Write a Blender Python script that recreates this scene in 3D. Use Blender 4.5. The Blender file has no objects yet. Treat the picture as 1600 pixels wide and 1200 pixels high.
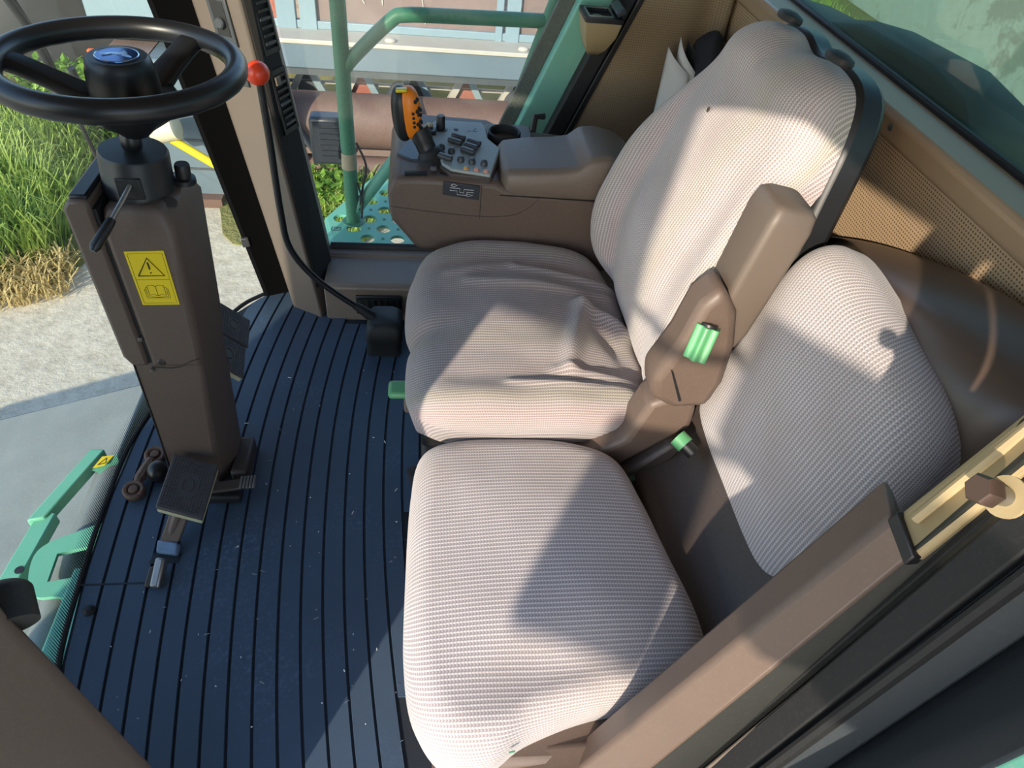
import bpy, bmesh, math, random
from mathutils import Vector, Matrix, noise
random.seed(7)
SC = bpy.context.scene
COL = SC.collection

# ------------------------------------------------------------------ camera
cam_d = bpy.data.cameras.new('camera')
cam = bpy.data.objects.new('camera', cam_d)
COL.objects.link(cam)
cam_d.sensor_fit = 'HORIZONTAL'
cam_d.sensor_width = 36.0
cam_d.lens = 1091.0 / 1600.0 * 36.0
cam_d.clip_start = 0.02
cam_d.clip_end = 300
cX = Vector((0.99164, -0.09182, 0.09062))
cY = Vector((-0.00180, 0.69255, 0.72137))
cZ = Vector((-0.12899, -0.71550, 0.68660))
cam.matrix_world = Matrix(((cX.x, cY.x, cZ.x, 0.0), (cX.y, cY.y, cZ.y, 0.0), (cX.z, cY.z, cZ.z, 1.375), (0, 0, 0, 1)))
SC.camera = cam

# ------------------------------------------------------------------ world, sun, exposure
SUN = Vector((-0.47, -0.79, 0.40)).normalized()      # direction towards the sun
W = bpy.data.worlds.new('sky')
SC.world = W
W.use_nodes = True
nt = W.node_tree
sky = nt.nodes.new('ShaderNodeTexSky')
sky.sky_type = 'NISHITA'
sky.sun_disc = False
sky.sun_elevation = math.asin(SUN.z)
sky.sun_rotation = math.atan2(SUN.x, SUN.y)
sky.air_density = 1.0
sky.dust_density = 0.6
sky.ozone_density = 2.5
bg = nt.nodes['Background']
bg.inputs['Strength'].default_value = 0.34
nt.links.new(sky.outputs[0], bg.inputs['Color'])
sun_d = bpy.data.lights.new('sun', 'SUN')
sun_d.energy = 5.2
sun_d.angle = math.radians(0.7)
sun_d.color = (1.0, 0.87, 0.70)
sun = bpy.data.objects.new('sun', sun_d)
COL.objects.link(sun)
sun.location = SUN * 30
sun.rotation_euler = SUN.to_track_quat('Z', 'Y').to_euler()
SC.view_settings.view_transform = 'Standard'
SC.view_settings.look = 'None'
SC.view_settings.gamma = 1.0
SC.view_settings.use_curve_mapping = False
SC.view_settings.exposure = 0.35

# ------------------------------------------------------------------ helpers
def s(r, g, b):
    def f(c):
        c /= 255.0
        return c / 12.92 if c <= 0.04045 else ((c + 0.055) / 1.055) ** 2.4
    return (f(r), f(g), f(b), 1.0)

def mul(c, k):
    return (min(c[0] * k, 1), min(c[1] * k, 1), min(c[2] * k, 1), 1.0)

class N:
    """tiny node-graph builder"""
    def __init__(self, name):
        self.m = bpy.data.materials.new(name)
        self.m.use_nodes = True
        self.t = self.m.node_tree
        self.b = self.t.nodes['Principled BSDF']
        self.out = self.t.nodes['Material Output']
    def n(self, kind, **kw):
        x = self.t.nodes.new(kind)
        for k, v in kw.items():
            if k in x.inputs.keys():
                x.inputs[k].default_value = v
            else:
                setattr(x, k, v)
        return x
    def l(self, a, b):
        self.t.links.new(a, b)
    def math(self, op, a, b=None):
        x = self.t.nodes.new('ShaderNodeMath')
        x.operation = op
        for i, v in enumerate((a, b)):
            if v is None:
                continue
            if isinstance(v, (int, float)):
                x.inputs[i].default_value = v
            else:
                self.l(v, x.inputs[i])
        return x.outputs[0]
    def mix(self, f, a, b, blend='MIX'):
        x = self.t.nodes.new('ShaderNodeMix')
        x.data_type = 'RGBA'
        x.blend_type = blend
        ins = [i for i in x.inputs if i.enabled]
        for i, v in zip((ins[0], ins[1], ins[2]), (f, a, b)):
            if isinstance(v, (int, float, tuple)):
                i.default_value = v
            else:
                self.l(v, i)
        return [o for o in x.outputs if o.enabled][0]
    def noise(self, scale, detail=3, rough=0.55, vec=None):
        x = self.n('ShaderNodeTexNoise')
        x.inputs['Scale'].default_value = scale
        x.inputs['Detail'].default_value = detail
        x.inputs['Roughness'].default_value = rough
        if vec is None:
            vec = self.coord()
        self.l(vec, x.inputs['Vector'])
        return x.outputs[0]
    def coord(self, kind='Object'):
        if not hasattr(self, 'tc'):
            self.tc = self.n('ShaderNodeTexCoord')
        return self.tc.outputs[kind]
    def ramp(self, f, stops):
        x = self.n('ShaderNodeValToRGB')
        e = x.color_ramp.elements
        while len(e) < len(stops):
            e.new(0.5)
        for i, (p, c) in enumerate(stops):
            e[i].position = p
            e[i].color = c if len(c) == 4 else (*c, 1)
        self.l(f, x.inputs[0])
        return x.outputs[0]
    def bump(self, h, strength=0.3, dist=0.002):
        x = self.n('ShaderNodeBump')
        x.inputs['Strength'].default_value = strength
        x.inputs['Distance'].default_value = dist
        self.l(h, x.inputs['Height'])
        self.l(x.outputs[0], self.b.inputs['Normal'])

def M(name, col, rough=0.5, metal=0.0, var=0.12, vscale=9.0, bump=0.0, bscale=350.0, dust=0.0, spec=0.5, dustcol=None):
    g = N(name)
    n1 = g.noise(vscale, 4)
    c = g.mix(n1, mul(col, 1 - var), mul(col, 1 + var))
    if dust:
        n2 = g.noise(240.0, 2)
        n3 = g.noise(5.0, 3)
        f = g.math('MULTIPLY', g.ramp(n2, [(0.52, (0, 0, 0)), (0.72, (1, 1, 1))]), n3)
        f = g.math('MULTIPLY', f, dust)
        c = g.mix(f, c, dustcol or s(176, 165, 148))
    g.l(c, g.b.inputs['Base Color'])
    g.b.inputs['Roughness'].default_value = rough
    g.b.inputs['Metallic'].default_value = metal
    g.b.inputs['Specular IOR Level'].default_value = spec
    if bump:
        g.bump(g.noise(bscale, 2), bump, 0.0015)
    return g.m

def Mfabric(name, bands=True, dark=1.0):
    """ribbed seat cover: light threads over darker ground, ribs run along V"""
    g = N(name)
    uv = g.coord('UV')
    sp = g.n('ShaderNodeSeparateXYZ')
    g.l(uv, sp.inputs[0])
    u, v = sp.outputs[0], sp.outputs[1]
    P1 = 0.0069
    ph = g.math('MULTIPLY', u, 2 * math.pi / P1)
    rib = g.math('ADD', g.math('MULTIPLY', g.math('SINE', ph), 0.5), 0.5)
    # fine stitches across each rib
    zz = g.math('ADD', g.math('MULTIPLY', v, 2 * math.pi / 0.0046), g.math('MULTIPLY', g.math('SINE', ph), 1.4))
    st = g.math('ADD', g.math('MULTIPLY', g.math('SINE', zz), 0.5), 0.5)
    line = g.ramp(rib, [(0.45, (0, 0, 0)), (0.92, (1, 1, 1))])
    h = g.math('ADD', g.math('MULTIPLY', line, 0.7), g.math('MULTIPLY', st, 0.3))
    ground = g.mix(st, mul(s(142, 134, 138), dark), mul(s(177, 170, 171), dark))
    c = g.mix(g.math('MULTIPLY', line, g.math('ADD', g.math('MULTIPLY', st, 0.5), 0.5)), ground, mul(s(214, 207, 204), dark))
    if bands:
        comb = g.n('ShaderNodeCombineXYZ')
        g.l(g.math('MULTIPLY', u, 13.0), comb.inputs[0])
        nb = g.noise(1.0, 1, vec=comb.outputs[0])
        tint = g.ramp(nb, [(0.36, s(255, 232, 226)), (0.5, s(250, 244, 240)), (0.63, s(240, 240, 212))])
        c = g.mix(0.55, c, tint, 'MULTIPLY')
    dirt = g.noise(6.0, 4)
    c = g.mix(g.ramp(dirt, [(0.45, (0, 0, 0)), (0.8, (0.5, 0.5, 0.5))]), c, s(150, 138, 128))
    g.l(c, g.b.inputs['Base Color'])
    g.b.inputs['Roughness'].default_value = 0.95
    g.b.inputs['Specular IOR Level'].default_value = 0.1
    g.b.inputs['Sheen Weight'].default_value = 0.25
    g.bump(h, 0.4, 0.0011)
    return g.m

def Mperf(name, axes, col, dot, period=0.0085):
    """cloth-faced panel with a fine grid of dimples"""
    g = N(name)
    sp = g.n('ShaderNodeSeparateXYZ')
    g.l(g.coord(), sp.inputs[0])
    a, b = sp.outputs[axes[0]], sp.outputs[axes[1]]
    k = 2 * math.pi / period
    r = g.math('MULTIPLY', g.math('SINE', g.math('MULTIPLY', g.math('ADD', a, b), k * 0.7071)), g.math('SINE', g.math('MULTIPLY', g.math('SUBTRACT', a, b), k * 0.7071)))
    f = g.ramp(r, [(0.25, (0, 0, 0)), (0.55, (1, 1, 1))])
    n1 = g.noise(4.0, 4)
    base = g.mix(n1, mul(col, 0.86), mul(col, 1.1))
    g.l(g.mix(f, base, dot), g.b.inputs['Base Color'])
    g.b.inputs['Roughness'].default_value = 0.85
    g.b.inputs['Specular IOR Level'].default_value = 0.2
    g.bump(g.math('SUBTRACT', 1.0, f), 0.35, 0.0012)
    return g.m

def Mglass(name, tint, dirt=0.06, dirtcol=(0.75, 0.78, 0.75, 1), refl=1.0):
    """window pane: tinted transparency, mirror-like reflection, a film of dust"""
    g = N(name)
    g.t.nodes.remove(g.b)
    tr = g.n('ShaderNodeBsdfTransparent'); tr.inputs[0].default_value = tint
    gl = g.n('ShaderNodeBsdfGlossy'); gl.inputs['Roughness'].default_value = 0.02
    ge = g.n('ShaderNodeNewGeometry')
    vm = g.n('ShaderNodeVectorMath'); vm.operation = 'DOT_PRODUCT'
    g.l(ge.outputs['Incoming'], vm.inputs[0]); g.l(ge.outputs['Normal'], vm.inputs[1])
    fc = g.math('SUBTRACT', 1.0, g.math('ABSOLUTE', vm.outputs['Value']))
    fres = g.math('ADD', g.math('MULTIPLY', g.math('POWER', fc, 5.0), 0.9), 0.06)
    df = g.n('ShaderNodeBsdfDiffuse'); df.inputs[0].default_value = dirtcol
    m1 = g.n('ShaderNodeMixShader'); m2 = g.n('ShaderNodeMixShader')
    g.l(g.math('MULTIPLY', fres, refl), m1.inputs[0])
    g.l(tr.outputs[0], m1.inputs[1]); g.l(gl.outputs[0], m1.inputs[2])
    n1 = g.noise(7.0, 5, 0.65)
    n2 = g.noise(190.0, 2)
    sp = g.math('MULTIPLY', g.ramp(n2, [(0.66, (0, 0, 0)), (0.74, (1, 1, 1))]), 0.5)
    d = g.math('MULTIPLY', g.math('ADD', g.math('MULTIPLY', n1, 2.0), sp), dirt)
    g.l(d, m2.inputs[0]); g.l(m1.outputs[0], m2.inputs[1]); g.l(df.outputs[0], m2.inputs[2])
    g.l(m2.outputs[0], g.out.inputs[0])
    return g.m

def finish(o, parent, kind=None):
    COL.objects.link(o)
    if parent is not None:
        o.parent = parent
        root = parent
        loc = Vector((0, 0, 0))
        while root is not None:
            loc += root.location
            root = root.parent
        o.matrix_parent_inverse = Matrix.Translation(-parent.location) if parent.parent is None else Matrix.Identity(4)
    if kind:
        o['kind'] = kind
    return o

def obj(name, verts, faces, m, parent=None, smooth=False, bevel=0.0, seg=2, sub=0, uv=None, kind=None, auto=None):
    me = bpy.data.meshes.new(name)
    me.from_pydata([tuple(v) for v in verts], [], faces)
    if uv is not None:
        lay = me.uv_layers.new(name='UVMap')
        for p in me.polygons:
            for li in p.loop_indices:
                lay.data[li].uv = uv[me.loops[li].vertex_index]
    bm = bmesh.new(); bm.from_mesh(me)
    bmesh.ops.recalc_face_normals(bm, faces=bm.faces)
    bm.to_mesh(me); bm.free()
    me.materials.append(m)
    o = bpy.data.objects.new(name, me)
    if bevel:
        b = o.modifiers.new('bevel', 'BEVEL'); b.width = bevel; b.segments = seg; b.limit_method = 'ANGLE'; b.angle_limit = 0.5
        b.harden_normals = False
    if sub:
        d = o.modifiers.new('sub', 'SUBSURF'); d.levels = sub; d.render_levels = sub
    if smooth or bevel or sub:
        for p in me.polygons:
            p.use_smooth = True
        if not sub:
            me.set_sharp_from_angle(angle=auto or 0.7)
    return finish(o, parent, kind)

def empty(name, loc, label, cat, group=None):
    o = bpy.data.objects.new(name, None)
    o.empty_display_size = 0.05
    COL.objects.link(o)
    o.location = loc
    return tag(o, label, cat, group)

def tag(o, label, cat, group=None):
    o['label'] = label; o['category'] = cat
    if group:
        o['group'] = group
    return o

def struct(o, label=None):
    o['kind'] = 'structure'
    if label:
        o['label'] = label
    return o

def box_vf(lo, hi):
    (a, b, c), (d, e, f) = lo, hi
    v = [(a, b, c), (d, b, c), (d, e, c), (a, e, c), (a, b, f), (d, b, f), (d, e, f), (a, e, f)]
    return v, [(0, 3, 2, 1), (4, 5, 6, 7), (0, 1, 5, 4), (1, 2, 6, 5), (2, 3, 7, 6), (3, 0, 4, 7)]

def box(name, lo, hi, m, parent=None, bevel=0.0, **k):
    v, f = box_vf(lo, hi)
    return obj(name, v, f, m, parent, bevel=bevel, **k)

def obox(name, c, ax, ay, az, m, parent=None, bevel=0.0, **k):
    """oriented box: centre and three half-extent vectors"""
    c, ax, ay, az = map(Vector, (c, ax, ay, az))
    v = [c + ax * i + ay * j + az * l for l in (-1, 1) for i, j in ((-1, -1), (1, -1), (1, 1), (-1, 1))]
    return obj(name, v, [(0, 3, 2, 1), (4, 5, 6, 7), (0, 1, 5, 4), (1, 2, 6, 5), (2, 3, 7, 6), (3, 0, 4, 7)], m, parent, bevel=bevel, **k)

def loft_vf(rings, cap=True, closed=True):
    n = len(rings[0]); v = [p for r in rings for p in r]; f = []
    for i in range(len(rings) - 1):
        for j in range(n if closed else n - 1):
            k = (j + 1) % n
            f.append((i * n + j, i * n + k, (i + 1) * n + k, (i + 1) * n + j))
    if cap:
        f.append(tuple(range(n - 1, -1, -1)))
        f.append(tuple((len(rings) - 1) * n + j for j in range(n)))
    return v, f

def loft(name, rings, m, parent=None, cap=True, closed=True, **k):
    v, f = loft_vf(rings, cap, closed)
    return obj(name, v, f, m, parent, **k)

def tube_vf(path, r, n=12, cap=True):
    path = [Vector(p) for p in path]
    rs = r if isinstance(r, (list, tuple)) else [r] * len(path)
    rings = []; up = None
    for i, p in enumerate(path):
        t = (path[min(i + 1, len(path) - 1)] - path[max(i - 1, 0)]).normalized()
        if up is None:
            up = t.orthogonal().normalized()
        up = (up - t * up.dot(t)).normalized()
        w = t.cross(up)
        rings.append([p + (up * math.cos(a) + w * math.sin(a)) * rs[i] for a in [2 * math.pi * q / n for q in range(n)]])
    return loft_vf(rings, cap)

def tube(name, path, r, m, parent=None, n=12, **k):
    v, f = tube_vf(path, r, n)
    return obj(name, v, f, m, parent, smooth=True, **k)

def smoothpath(pts, sub=8):
    P = [Vector(p) for p in pts]; out = []
    for i in range(len(P) - 1):
        a, b, c, d = P[max(i - 1, 0)], P[i], P[i + 1], P[min(i + 2, len(P) - 1)]
        for q in range(sub):
            t = q / sub
            out.append(0.5 * ((2 * b) + (c - a) * t + (2 * a - 5 * b + 4 * c - d) * t * t + (3 * b - a - 3 * c + d) * t ** 3))
    out.append(P[-1])
    return out

def closed_smooth(pts, sub=8):
    P = [Vector(p) for p in pts]; n = len(P); out = []
    for i in range(n):
        a, b, c, d = P[i - 1], P[i], P[(i + 1) % n], P[(i + 2) % n]
        for q in range(sub):
            t = q / sub
            out.append(0.5 * ((2 * b) + (c - a) * t + (2 * a - 5 * b + 4 * c - d) * t * t + (3 * b - a - 3 * c + d) * t ** 3))
    return out

def frame(o, zdir, xhint=(1, 0, 0)):
    z = Vector(zdir).normalized(); x = Vector(xhint); x = (x - z * x.dot(z)).normalized(); y = z.cross(x)
    return Matrix(((x.x, y.x, z.x, o[0]), (x.y, y.y, z.y, o[1]), (x.z, y.z, z.z, o[2]), (0, 0, 0, 1)))

def lathe(name, prof, mx, m, parent=None, n=32, **k):
    rings = [[mx @ Vector((r * math.cos(2 * math.pi * q / n), r * math.sin(2 * math.pi * q / n), z)) for q in range(n)] for r, z in prof]
    return loft(name, rings, m, parent, smooth=True, **k)

def prism(name, pts, mx, depth, m, parent=None, **k):
    """2-D outline in the xy plane of frame mx, extruded along its z"""
    r0 = [mx @ Vector((x, y, 0)) for x, y in pts]
    r1 = [mx @ Vector((x, y, depth)) for x, y in pts]
    return loft(name, [r0, r1], m, parent, **k)

def plate(name, outline, holes, mx, depth, m, parent=None, kind=None):
    """flat sheet with real holes"""
    cu = bpy.data.curves.new(name, 'CURVE'); cu.dimensions = '2D'; cu.fill_mode = 'BOTH'; cu.extrude = depth / 2
    for pts in [outline] + holes:
        sp = cu.splines.new('POLY'); sp.points.add(len(pts) - 1)
        for q, (x, y) in zip(sp.points, pts):
            q.co = (x, y, 0, 1)
        sp.use_cyclic_u = True
    tmp = bpy.data.objects.new('tmp', cu)
    me = bpy.data.meshes.new_from_object(tmp)
    bpy.data.objects.remove(tmp); bpy.data.curves.remove(cu)
    me.transform(mx); me.materials.clear(); me.materials.append(m); me.name = name
    o = bpy.data.objects.new(name, me)
    return finish(o, parent, kind)

def circ(cx, cy, r, n=14):
    return [(cx + r * math.cos(2 * math.pi * q / n), cy + r * math.sin(2 * math.pi * q / n)) for q in range(n)]

def rrect(w, h, r, n=4, cx=0, cy=0):
    out = []
    for sx, sy, a0 in ((1, 1, 0), (-1, 1, 90), (-1, -1, 180), (1, -1, 270)):
        for q in range(n + 1):
            a = math.radians(a0 + 90 * q / n)
            out.append((cx + sx * (w / 2 - r) + r * math.cos(a), cy + sy * (h / 2 - r) + r * math.sin(a)))
    return out

def copy_part(src, loc, parent, rot=None):
    c = src.copy(); COL.objects.link(c); c.parent = parent
    c.location = loc
    if rot is not None:
        c.rotation_euler = rot
    return c

def sstep(a, b, x):
    t = max(0.0, min(1.0, (x - a) / (b - a))); return t * t * (3 - 2 * t)

def pillow(name, outl, cen, mx, R, e, H, m, parent, disp=None, tuck=0.0, na=128, nr=30, skirt=6, hem=None, label=None):
    """upholstered pad; local x = along (a), y = across (b), z = out of the pad. UV in metres (u across, v along)."""
    dense = closed_smooth([Vector((p[0], p[1], 0)) for p in outl], 10)
    cx, cy = cen; nd = len(dense)
    def hit(th):
        d = Vector((math.cos(th), math.sin(th))); best = 0
        for i in range(nd):
            p, q = dense[i], dense[(i + 1) % nd]
            ex, ey = q.x - p.x, q.y - p.y
            den = d.x * ey - d.y * ex
            if abs(den) < 1e-12: continue
            t = ((p.x - cx) * ey - (p.y - cy) * ex) / den
            w = ((p.x - cx) * d.y - (p.y - cy) * d.x) / den
            if t > 0 and -1e-6 <= w <= 1 + 1e-6: best = max(best, t)
        return best
    dirs = []
    for q in range(na):
        th = 2 * math.pi * q / na
        dirs.append((math.cos(th), math.sin(th), hit(th)))
    prof = [((1 - e) * i / nr, 0.0, 0.0) for i in range(1, nr + 1)]
    arc = 0.0
    for i in range(1, 10):
        ph = math.pi / 2 * i / 9
        arc = R * ph * 0.9
        prof.append((1 - e + e * math.sin(ph), R * (1 - math.cos(ph)), arc * (ph / (math.pi / 2)) ** 1.5))
    for i in range(1, skirt + 1):
        t = i / skirt
        prof.append((1 - tuck * t, R + (H - R) * t, arc + (H - R) * t))
    verts = []; uv = []
    def add(a, b, rho, drop, ext, dx, dy):
        z = -drop + (disp(a, b, rho) if disp else 0.0)
        if hem and drop > R:
            z += hem(a, b) * (drop - R) / (H - R)
        verts.append(mx @ Vector((a, b, z))); uv.append((b + dy * ext, a + dx * ext))
    add(cx, cy, 0, 0, 0, 0, 0)
    for rho, drop, ext in prof:
        for dx, dy, L in dirs:
            add(cx + dx * L * rho, cy + dy * L * rho, rho, drop, ext, dx, dy)
    faces = [(0, 1 + q, 1 + (q + 1) % na) for q in range(na)]
    for i in range(len(prof) - 1):
        for q in range(na):
            k = (q + 1) % na
            faces.append((1 + i * na + q, 1 + (i + 1) * na + q, 1 + (i + 1) * na + k, 1 + i * na + k))
    o = obj(name, verts, faces, m, parent, uv=uv)
    for p in o.data.polygons: p.use_smooth = True
    if label: o['label'] = label
    return o

IDM = Matrix.Identity(4)

# ------------------------------------------------------------------ materials
m_brown = M('brown_plastic', s(96, 81, 72), 0.48, var=0.10, bump=0.12, bscale=900, dust=0.08)
m_brown_d = M('dark_brown_plastic', s(66, 57, 53), 0.5, var=0.12, bump=0.12, bscale=900, dust=0.08)
m_taupe = M('taupe_plastic', s(112, 100, 90), 0.5, var=0.08, bump=0.1, bscale=700, dust=0.12)
m_tan = M('tan_trim', s(168, 150, 114), 0.5, var=0.08, dust=0.2)
m_tan2 = M('beige_ledge', s(162, 136, 108), 0.5, var=0.06, dust=0.1)
m_black = M('black_plastic', s(30, 31, 33), 0.42, var=0.15)
m_rubber = M('black_rubber', s(26, 27, 29), 0.62, var=0.2, dust=0.04)
m_softblack = M('soft_black_rim', s(26, 27, 30), 0.36, var=0.1)
m_seal = M('grey_rubber_seal', s(54, 60, 65), 0.5, var=0.14, vscale=6, dust=0.05)
m_steel = M('bare_steel', s(150, 150, 148), 0.35, metal=0.85, var=0.2, dust=0.3)
m_rust = M('rusty_steel', s(108, 84, 70), 0.7, metal=0.2, var=0.4, vscale=60, dust=0.3)
m_green = M('green_paint', s(60, 128, 96), 0.45, var=0.1, dust=0.35)
m_green_l = M('sun_faded_green_paint', s(104, 178, 150), 0.5, var=0.1, dust=0.4)
m_green_k = M('green_knob_plastic', s(92, 160, 110), 0.4, var=0.05)
m_dgreen = M('dark_green_paint', s(36, 70, 58), 0.5, var=0.2)
m_red = M('red_ball_plastic', s(222, 66, 34), 0.32, var=0.04)
m_orange = M('orange_grip_plastic', s(232, 128, 20), 0.4, var=0.04)
m_yellow = M('yellow_print', s(228, 200, 22), 0.42, var=0.03)
m_ytab = M('yellow_tab_plastic', s(214, 196, 40), 0.4, var=0.05)
m_ink = M('black_ink', s(46, 42, 20), 0.5, var=0.02)
m_white = M('white_ink', s(196, 200, 204), 0.5, var=0.02)
m_grey_plate = M('grey_control_plate', s(150, 160, 158), 0.55, metal=0.0, var=0.05, dust=0.5, dustcol=s(70, 76, 76))
m_navy = M('dark_slate_plate', s(44, 50, 58), 0.38, var=0.06, dust=0.1)
m_key = M('grey_rubber_key', s(64, 68, 72), 0.38, var=0.08)
m_amber = M('amber_lens', s(206, 150, 60), 0.3, var=0.05)
m_pinkled = M('salmon_lens', s(206, 142, 112), 0.3, var=0.05)
m_paper = M('white_paper', s(206, 204, 200), 0.8, var=0.04)
m_paper2 = M('aged_paper', s(176, 160, 132), 0.85, var=0.2, vscale=60)
m_bag = M('black_cloth_bag', s(22, 22, 28), 0.8, var=0.2)
m_cream = M('cream_pedal_edge', s(190, 184, 150), 0.6, var=0.1)
m_fabric = Mfabric('ribbed_seat_fabric', dark=1.02)
m_fabric_c = Mfabric('darker_ribbed_cushion_fabric', dark=0.78)  # darker base tone than the backrest fabric
m_fabric2 = Mfabric('ribbed_buddy_fabric', bands=False, dark=1.0)
m_pedal = M('worn_pedal_rubber', s(70, 66, 66), 0.6, var=0.2, vscale=30)
m_hem = M('frayed_fabric_edge', s(140, 136, 120), 0.95, var=0.3, vscale=120)
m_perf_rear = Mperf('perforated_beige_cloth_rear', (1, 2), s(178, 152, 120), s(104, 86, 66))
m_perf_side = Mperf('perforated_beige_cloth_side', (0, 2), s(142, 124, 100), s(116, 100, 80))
m_emblem = M('blue_chrome_emblem', s(70, 108, 168), 0.12, metal=0.6, var=0.5, vscale=40)
m_silver = M('silver_emblem', s(176, 196, 214), 0.2, metal=0.7, var=0.05)
m_glass_front = Mglass('windscreen_glass', (0.90, 0.95, 0.92, 1), 0.035)
m_glass_side = Mglass('side_window_glass', (0.88, 0.93, 0.91, 1), 0.05)
m_glass_rear = Mglass('green_tinted_rear_glass', (0.55, 0.69, 0.63, 1), 0.05, (0.4, 0.55, 0.5, 1))
m_glass_door = Mglass('shade_door_glass', (0.05, 0.07, 0.06, 1), 0.06)  # nearly opaque so the added door blocks the sun

def Mmat():
    g = N('sky_tinted_rubber_mat')
    n1 = g.noise(3.0, 5, 0.6); n2 = g.noise(130.0, 3)
    c = g.mix(n1, s(50, 65, 82), s(68, 85, 104))  # black rubber; the sky's blue reflection is put into the base colour
    sc = g.math('MULTIPLY', g.ramp(n2, [(0.5, (0, 0, 0)), (0.68, (1, 1, 1))]), g.ramp(g.noise(4.0, 3), [(0.5, (0, 0, 0)), (0.75, (0.75, 0.75, 0.75))]))
    c = g.mix(sc, c, s(96, 118, 142))  # bluer flecks paint in further sky reflections
    g.l(c, g.b.inputs['Base Color'])
    g.b.inputs['Roughness'].default_value = 0.52
    g.bump(g.noise(420.0, 2), 0.12, 0.001)
    return g.m
m_mat = Mmat()
m_groove = M('mat_groove_rubber', s(30, 36, 44), 0.7, var=0.1)

# ------------------------------------------------------------------ cab shell
# floor plate under the mat
fl = [(-0.36, 0.30), (-0.46, 0.36), (-0.60, 0.46), (-0.675, 0.64), (-0.70, 0.85), (-0.71, 1.05), (-0.705, 1.25), (-0.645, 1.53), (-0.56, 1.74), (-0.50, 1.82), (-0.44, 1.87), (-0.36, 1.90), (0.80, 1.90), (0.80, 0.30)]
o = prism('floor', fl, Matrix.Translation((0, 0, -0.06)), 0.05, m_groove)
struct(o, 'dark cab floor plate under the rubber mat')

# ribbed rubber mat
mat = empty('floor_mat', (-0.35, 1.1, 0), 'black ribbed rubber floor mat with sky reflection put into its blue colour', 'floor mat')
def front_x(y):
    pts = [(0.30, -0.36), (0.36, -0.46), (0.46, -0.60), (0.64, -0.675), (0.85, -0.70), (1.05, -0.71), (1.25, -0.705), (1.53, -0.645), (1.74, -0.56), (1.82, -0.50), (1.87, -0.44), (1.90, -0.36)]
    for (y0, x0), (y1, x1) in zip(pts, pts[1:]):
        if y0 <= y <= y1:
            return x0 + (x1 - x0) * (y - y0) / (y1 - y0)
    return -0.36
o = prism('mat_base', fl[:12] + [(-0.02, 1.90), (0.10, 1.90), (0.10, 0.30)], Matrix.Translation((0, 0, -0.010)), 0.008, m_groove, mat)
def arc_x(x0, y):
    d = y - 1.2
    return x0 + (0.115 if d < 0 else 0.16) * d * d
xs = [-0.715 + 0.0445 * i for i in range(17)]
ny = 46
for i in range(len(xs) - 1):
    top, bot = [], []
    runs = []
    for j in range(ny + 1):
        y = 0.33 + (1.86 - 0.33) * j / ny
        lim = front_x(y) + 0.006
        g = 0.0021
        xl, xr = max(arc_x(xs[i], y) + g, lim), max(arc_x(xs[i + 1], y) - g, lim)
        # the mat stops at the riser on the far side and at the boot
        ymax = 1.70 if xs[i] > -0.31 else 1.86
        if xr - xl < 0.006 or y > ymax or xr > 0.0:
            continue
        runs.append((xl, xr, y))
    if len(runs) < 3:
        continue
    rings = [[(xl, y, -0.001), (xl + 0.0012, y, 0.003), (xr - 0.0012, y, 0.003), (xr, y, -0.001)] for xl, xr, y in runs]
    loft('mat_rib', rings, m_mat, mat)
# smooth tread field border of the mat
box('cut_seam', (-0.70, 0.825, 0.0032), (-0.545, 0.829, 0.0036), m_groove, mat)
obj('pedal_opening', [(-0.577, 0.872, 0.0034), (-0.515, 0.872, 0.0034), (-0.513, 0.897, 0.0034), (-0.572, 0.899, 0.0034)], [(0, 1, 2, 3)], m_groove, mat)
# straw flecks
v, f = [], []
for q in range(90):
    x, y = random.uniform(-0.64, -0.03), random.uniform(0.45, 1.6)
    a = random.uniform(0, 6.28); L = random.choice([0.001, 0.0015, 0.002, 0.003, 0.005]); w = 0.0009
    dx, dy = math.cos(a) * L, math.sin(a) * L; nx, ny_ = -math.sin(a) * w, math.cos(a) * w
    k = len(v)
    v += [(x - dx - nx, y - dy - ny_, 0.004), (x + dx - nx, y + dy - ny_, 0.0045), (x + dx + nx, y + dy + ny_, 0.006), (x - dx + nx, y - dy + ny_, 0.0055)]
    f.append((k, k + 1, k + 2, k + 3))
o = obj('straw_flecks', v, f, m_paper, kind='stuff')
tag(o, 'tiny pale straw flecks scattered over the rubber mat', 'straw')

# right-hand wall: riser, sill, window frame
sillr = [(1.72, 0.0), (1.715, 0.118), (1.73, 0.128), (1.865, 0.125), (1.875, 0.135), (1.93, 0.135), (1.96, 0.10), (1.96, -0.08), (1.72, -0.08)]
rings = [[(x, y, z) for y, z in sillr] for x in (-0.285, 0.80)]
wr = struct(loft('wall_right', rings, m_taupe, bevel=0.004), 'taupe right-hand riser and sill below the side window')
# vent in the riser
vt = empty('floor_vent', (-0.125, 1.712, 0.06), 'black louvred air vent low in the riser beside the gear lever boot', 'vent')
box('vent_frame', (-0.195, 1.708, 0.028), (-0.058, 1.722, 0.096), m_black, vt, bevel=0.004)
box('vent_recess', (-0.186, 1.705, 0.036), (-0.067, 1.7085, 0.088), m_rubber, vt)
for i in range(6):
    box('louvre', (-0.178 + i * 0.018, 1.701, 0.040), (-0.174 + i * 0.018, 1.7055, 0.084), m_black, vt)

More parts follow.
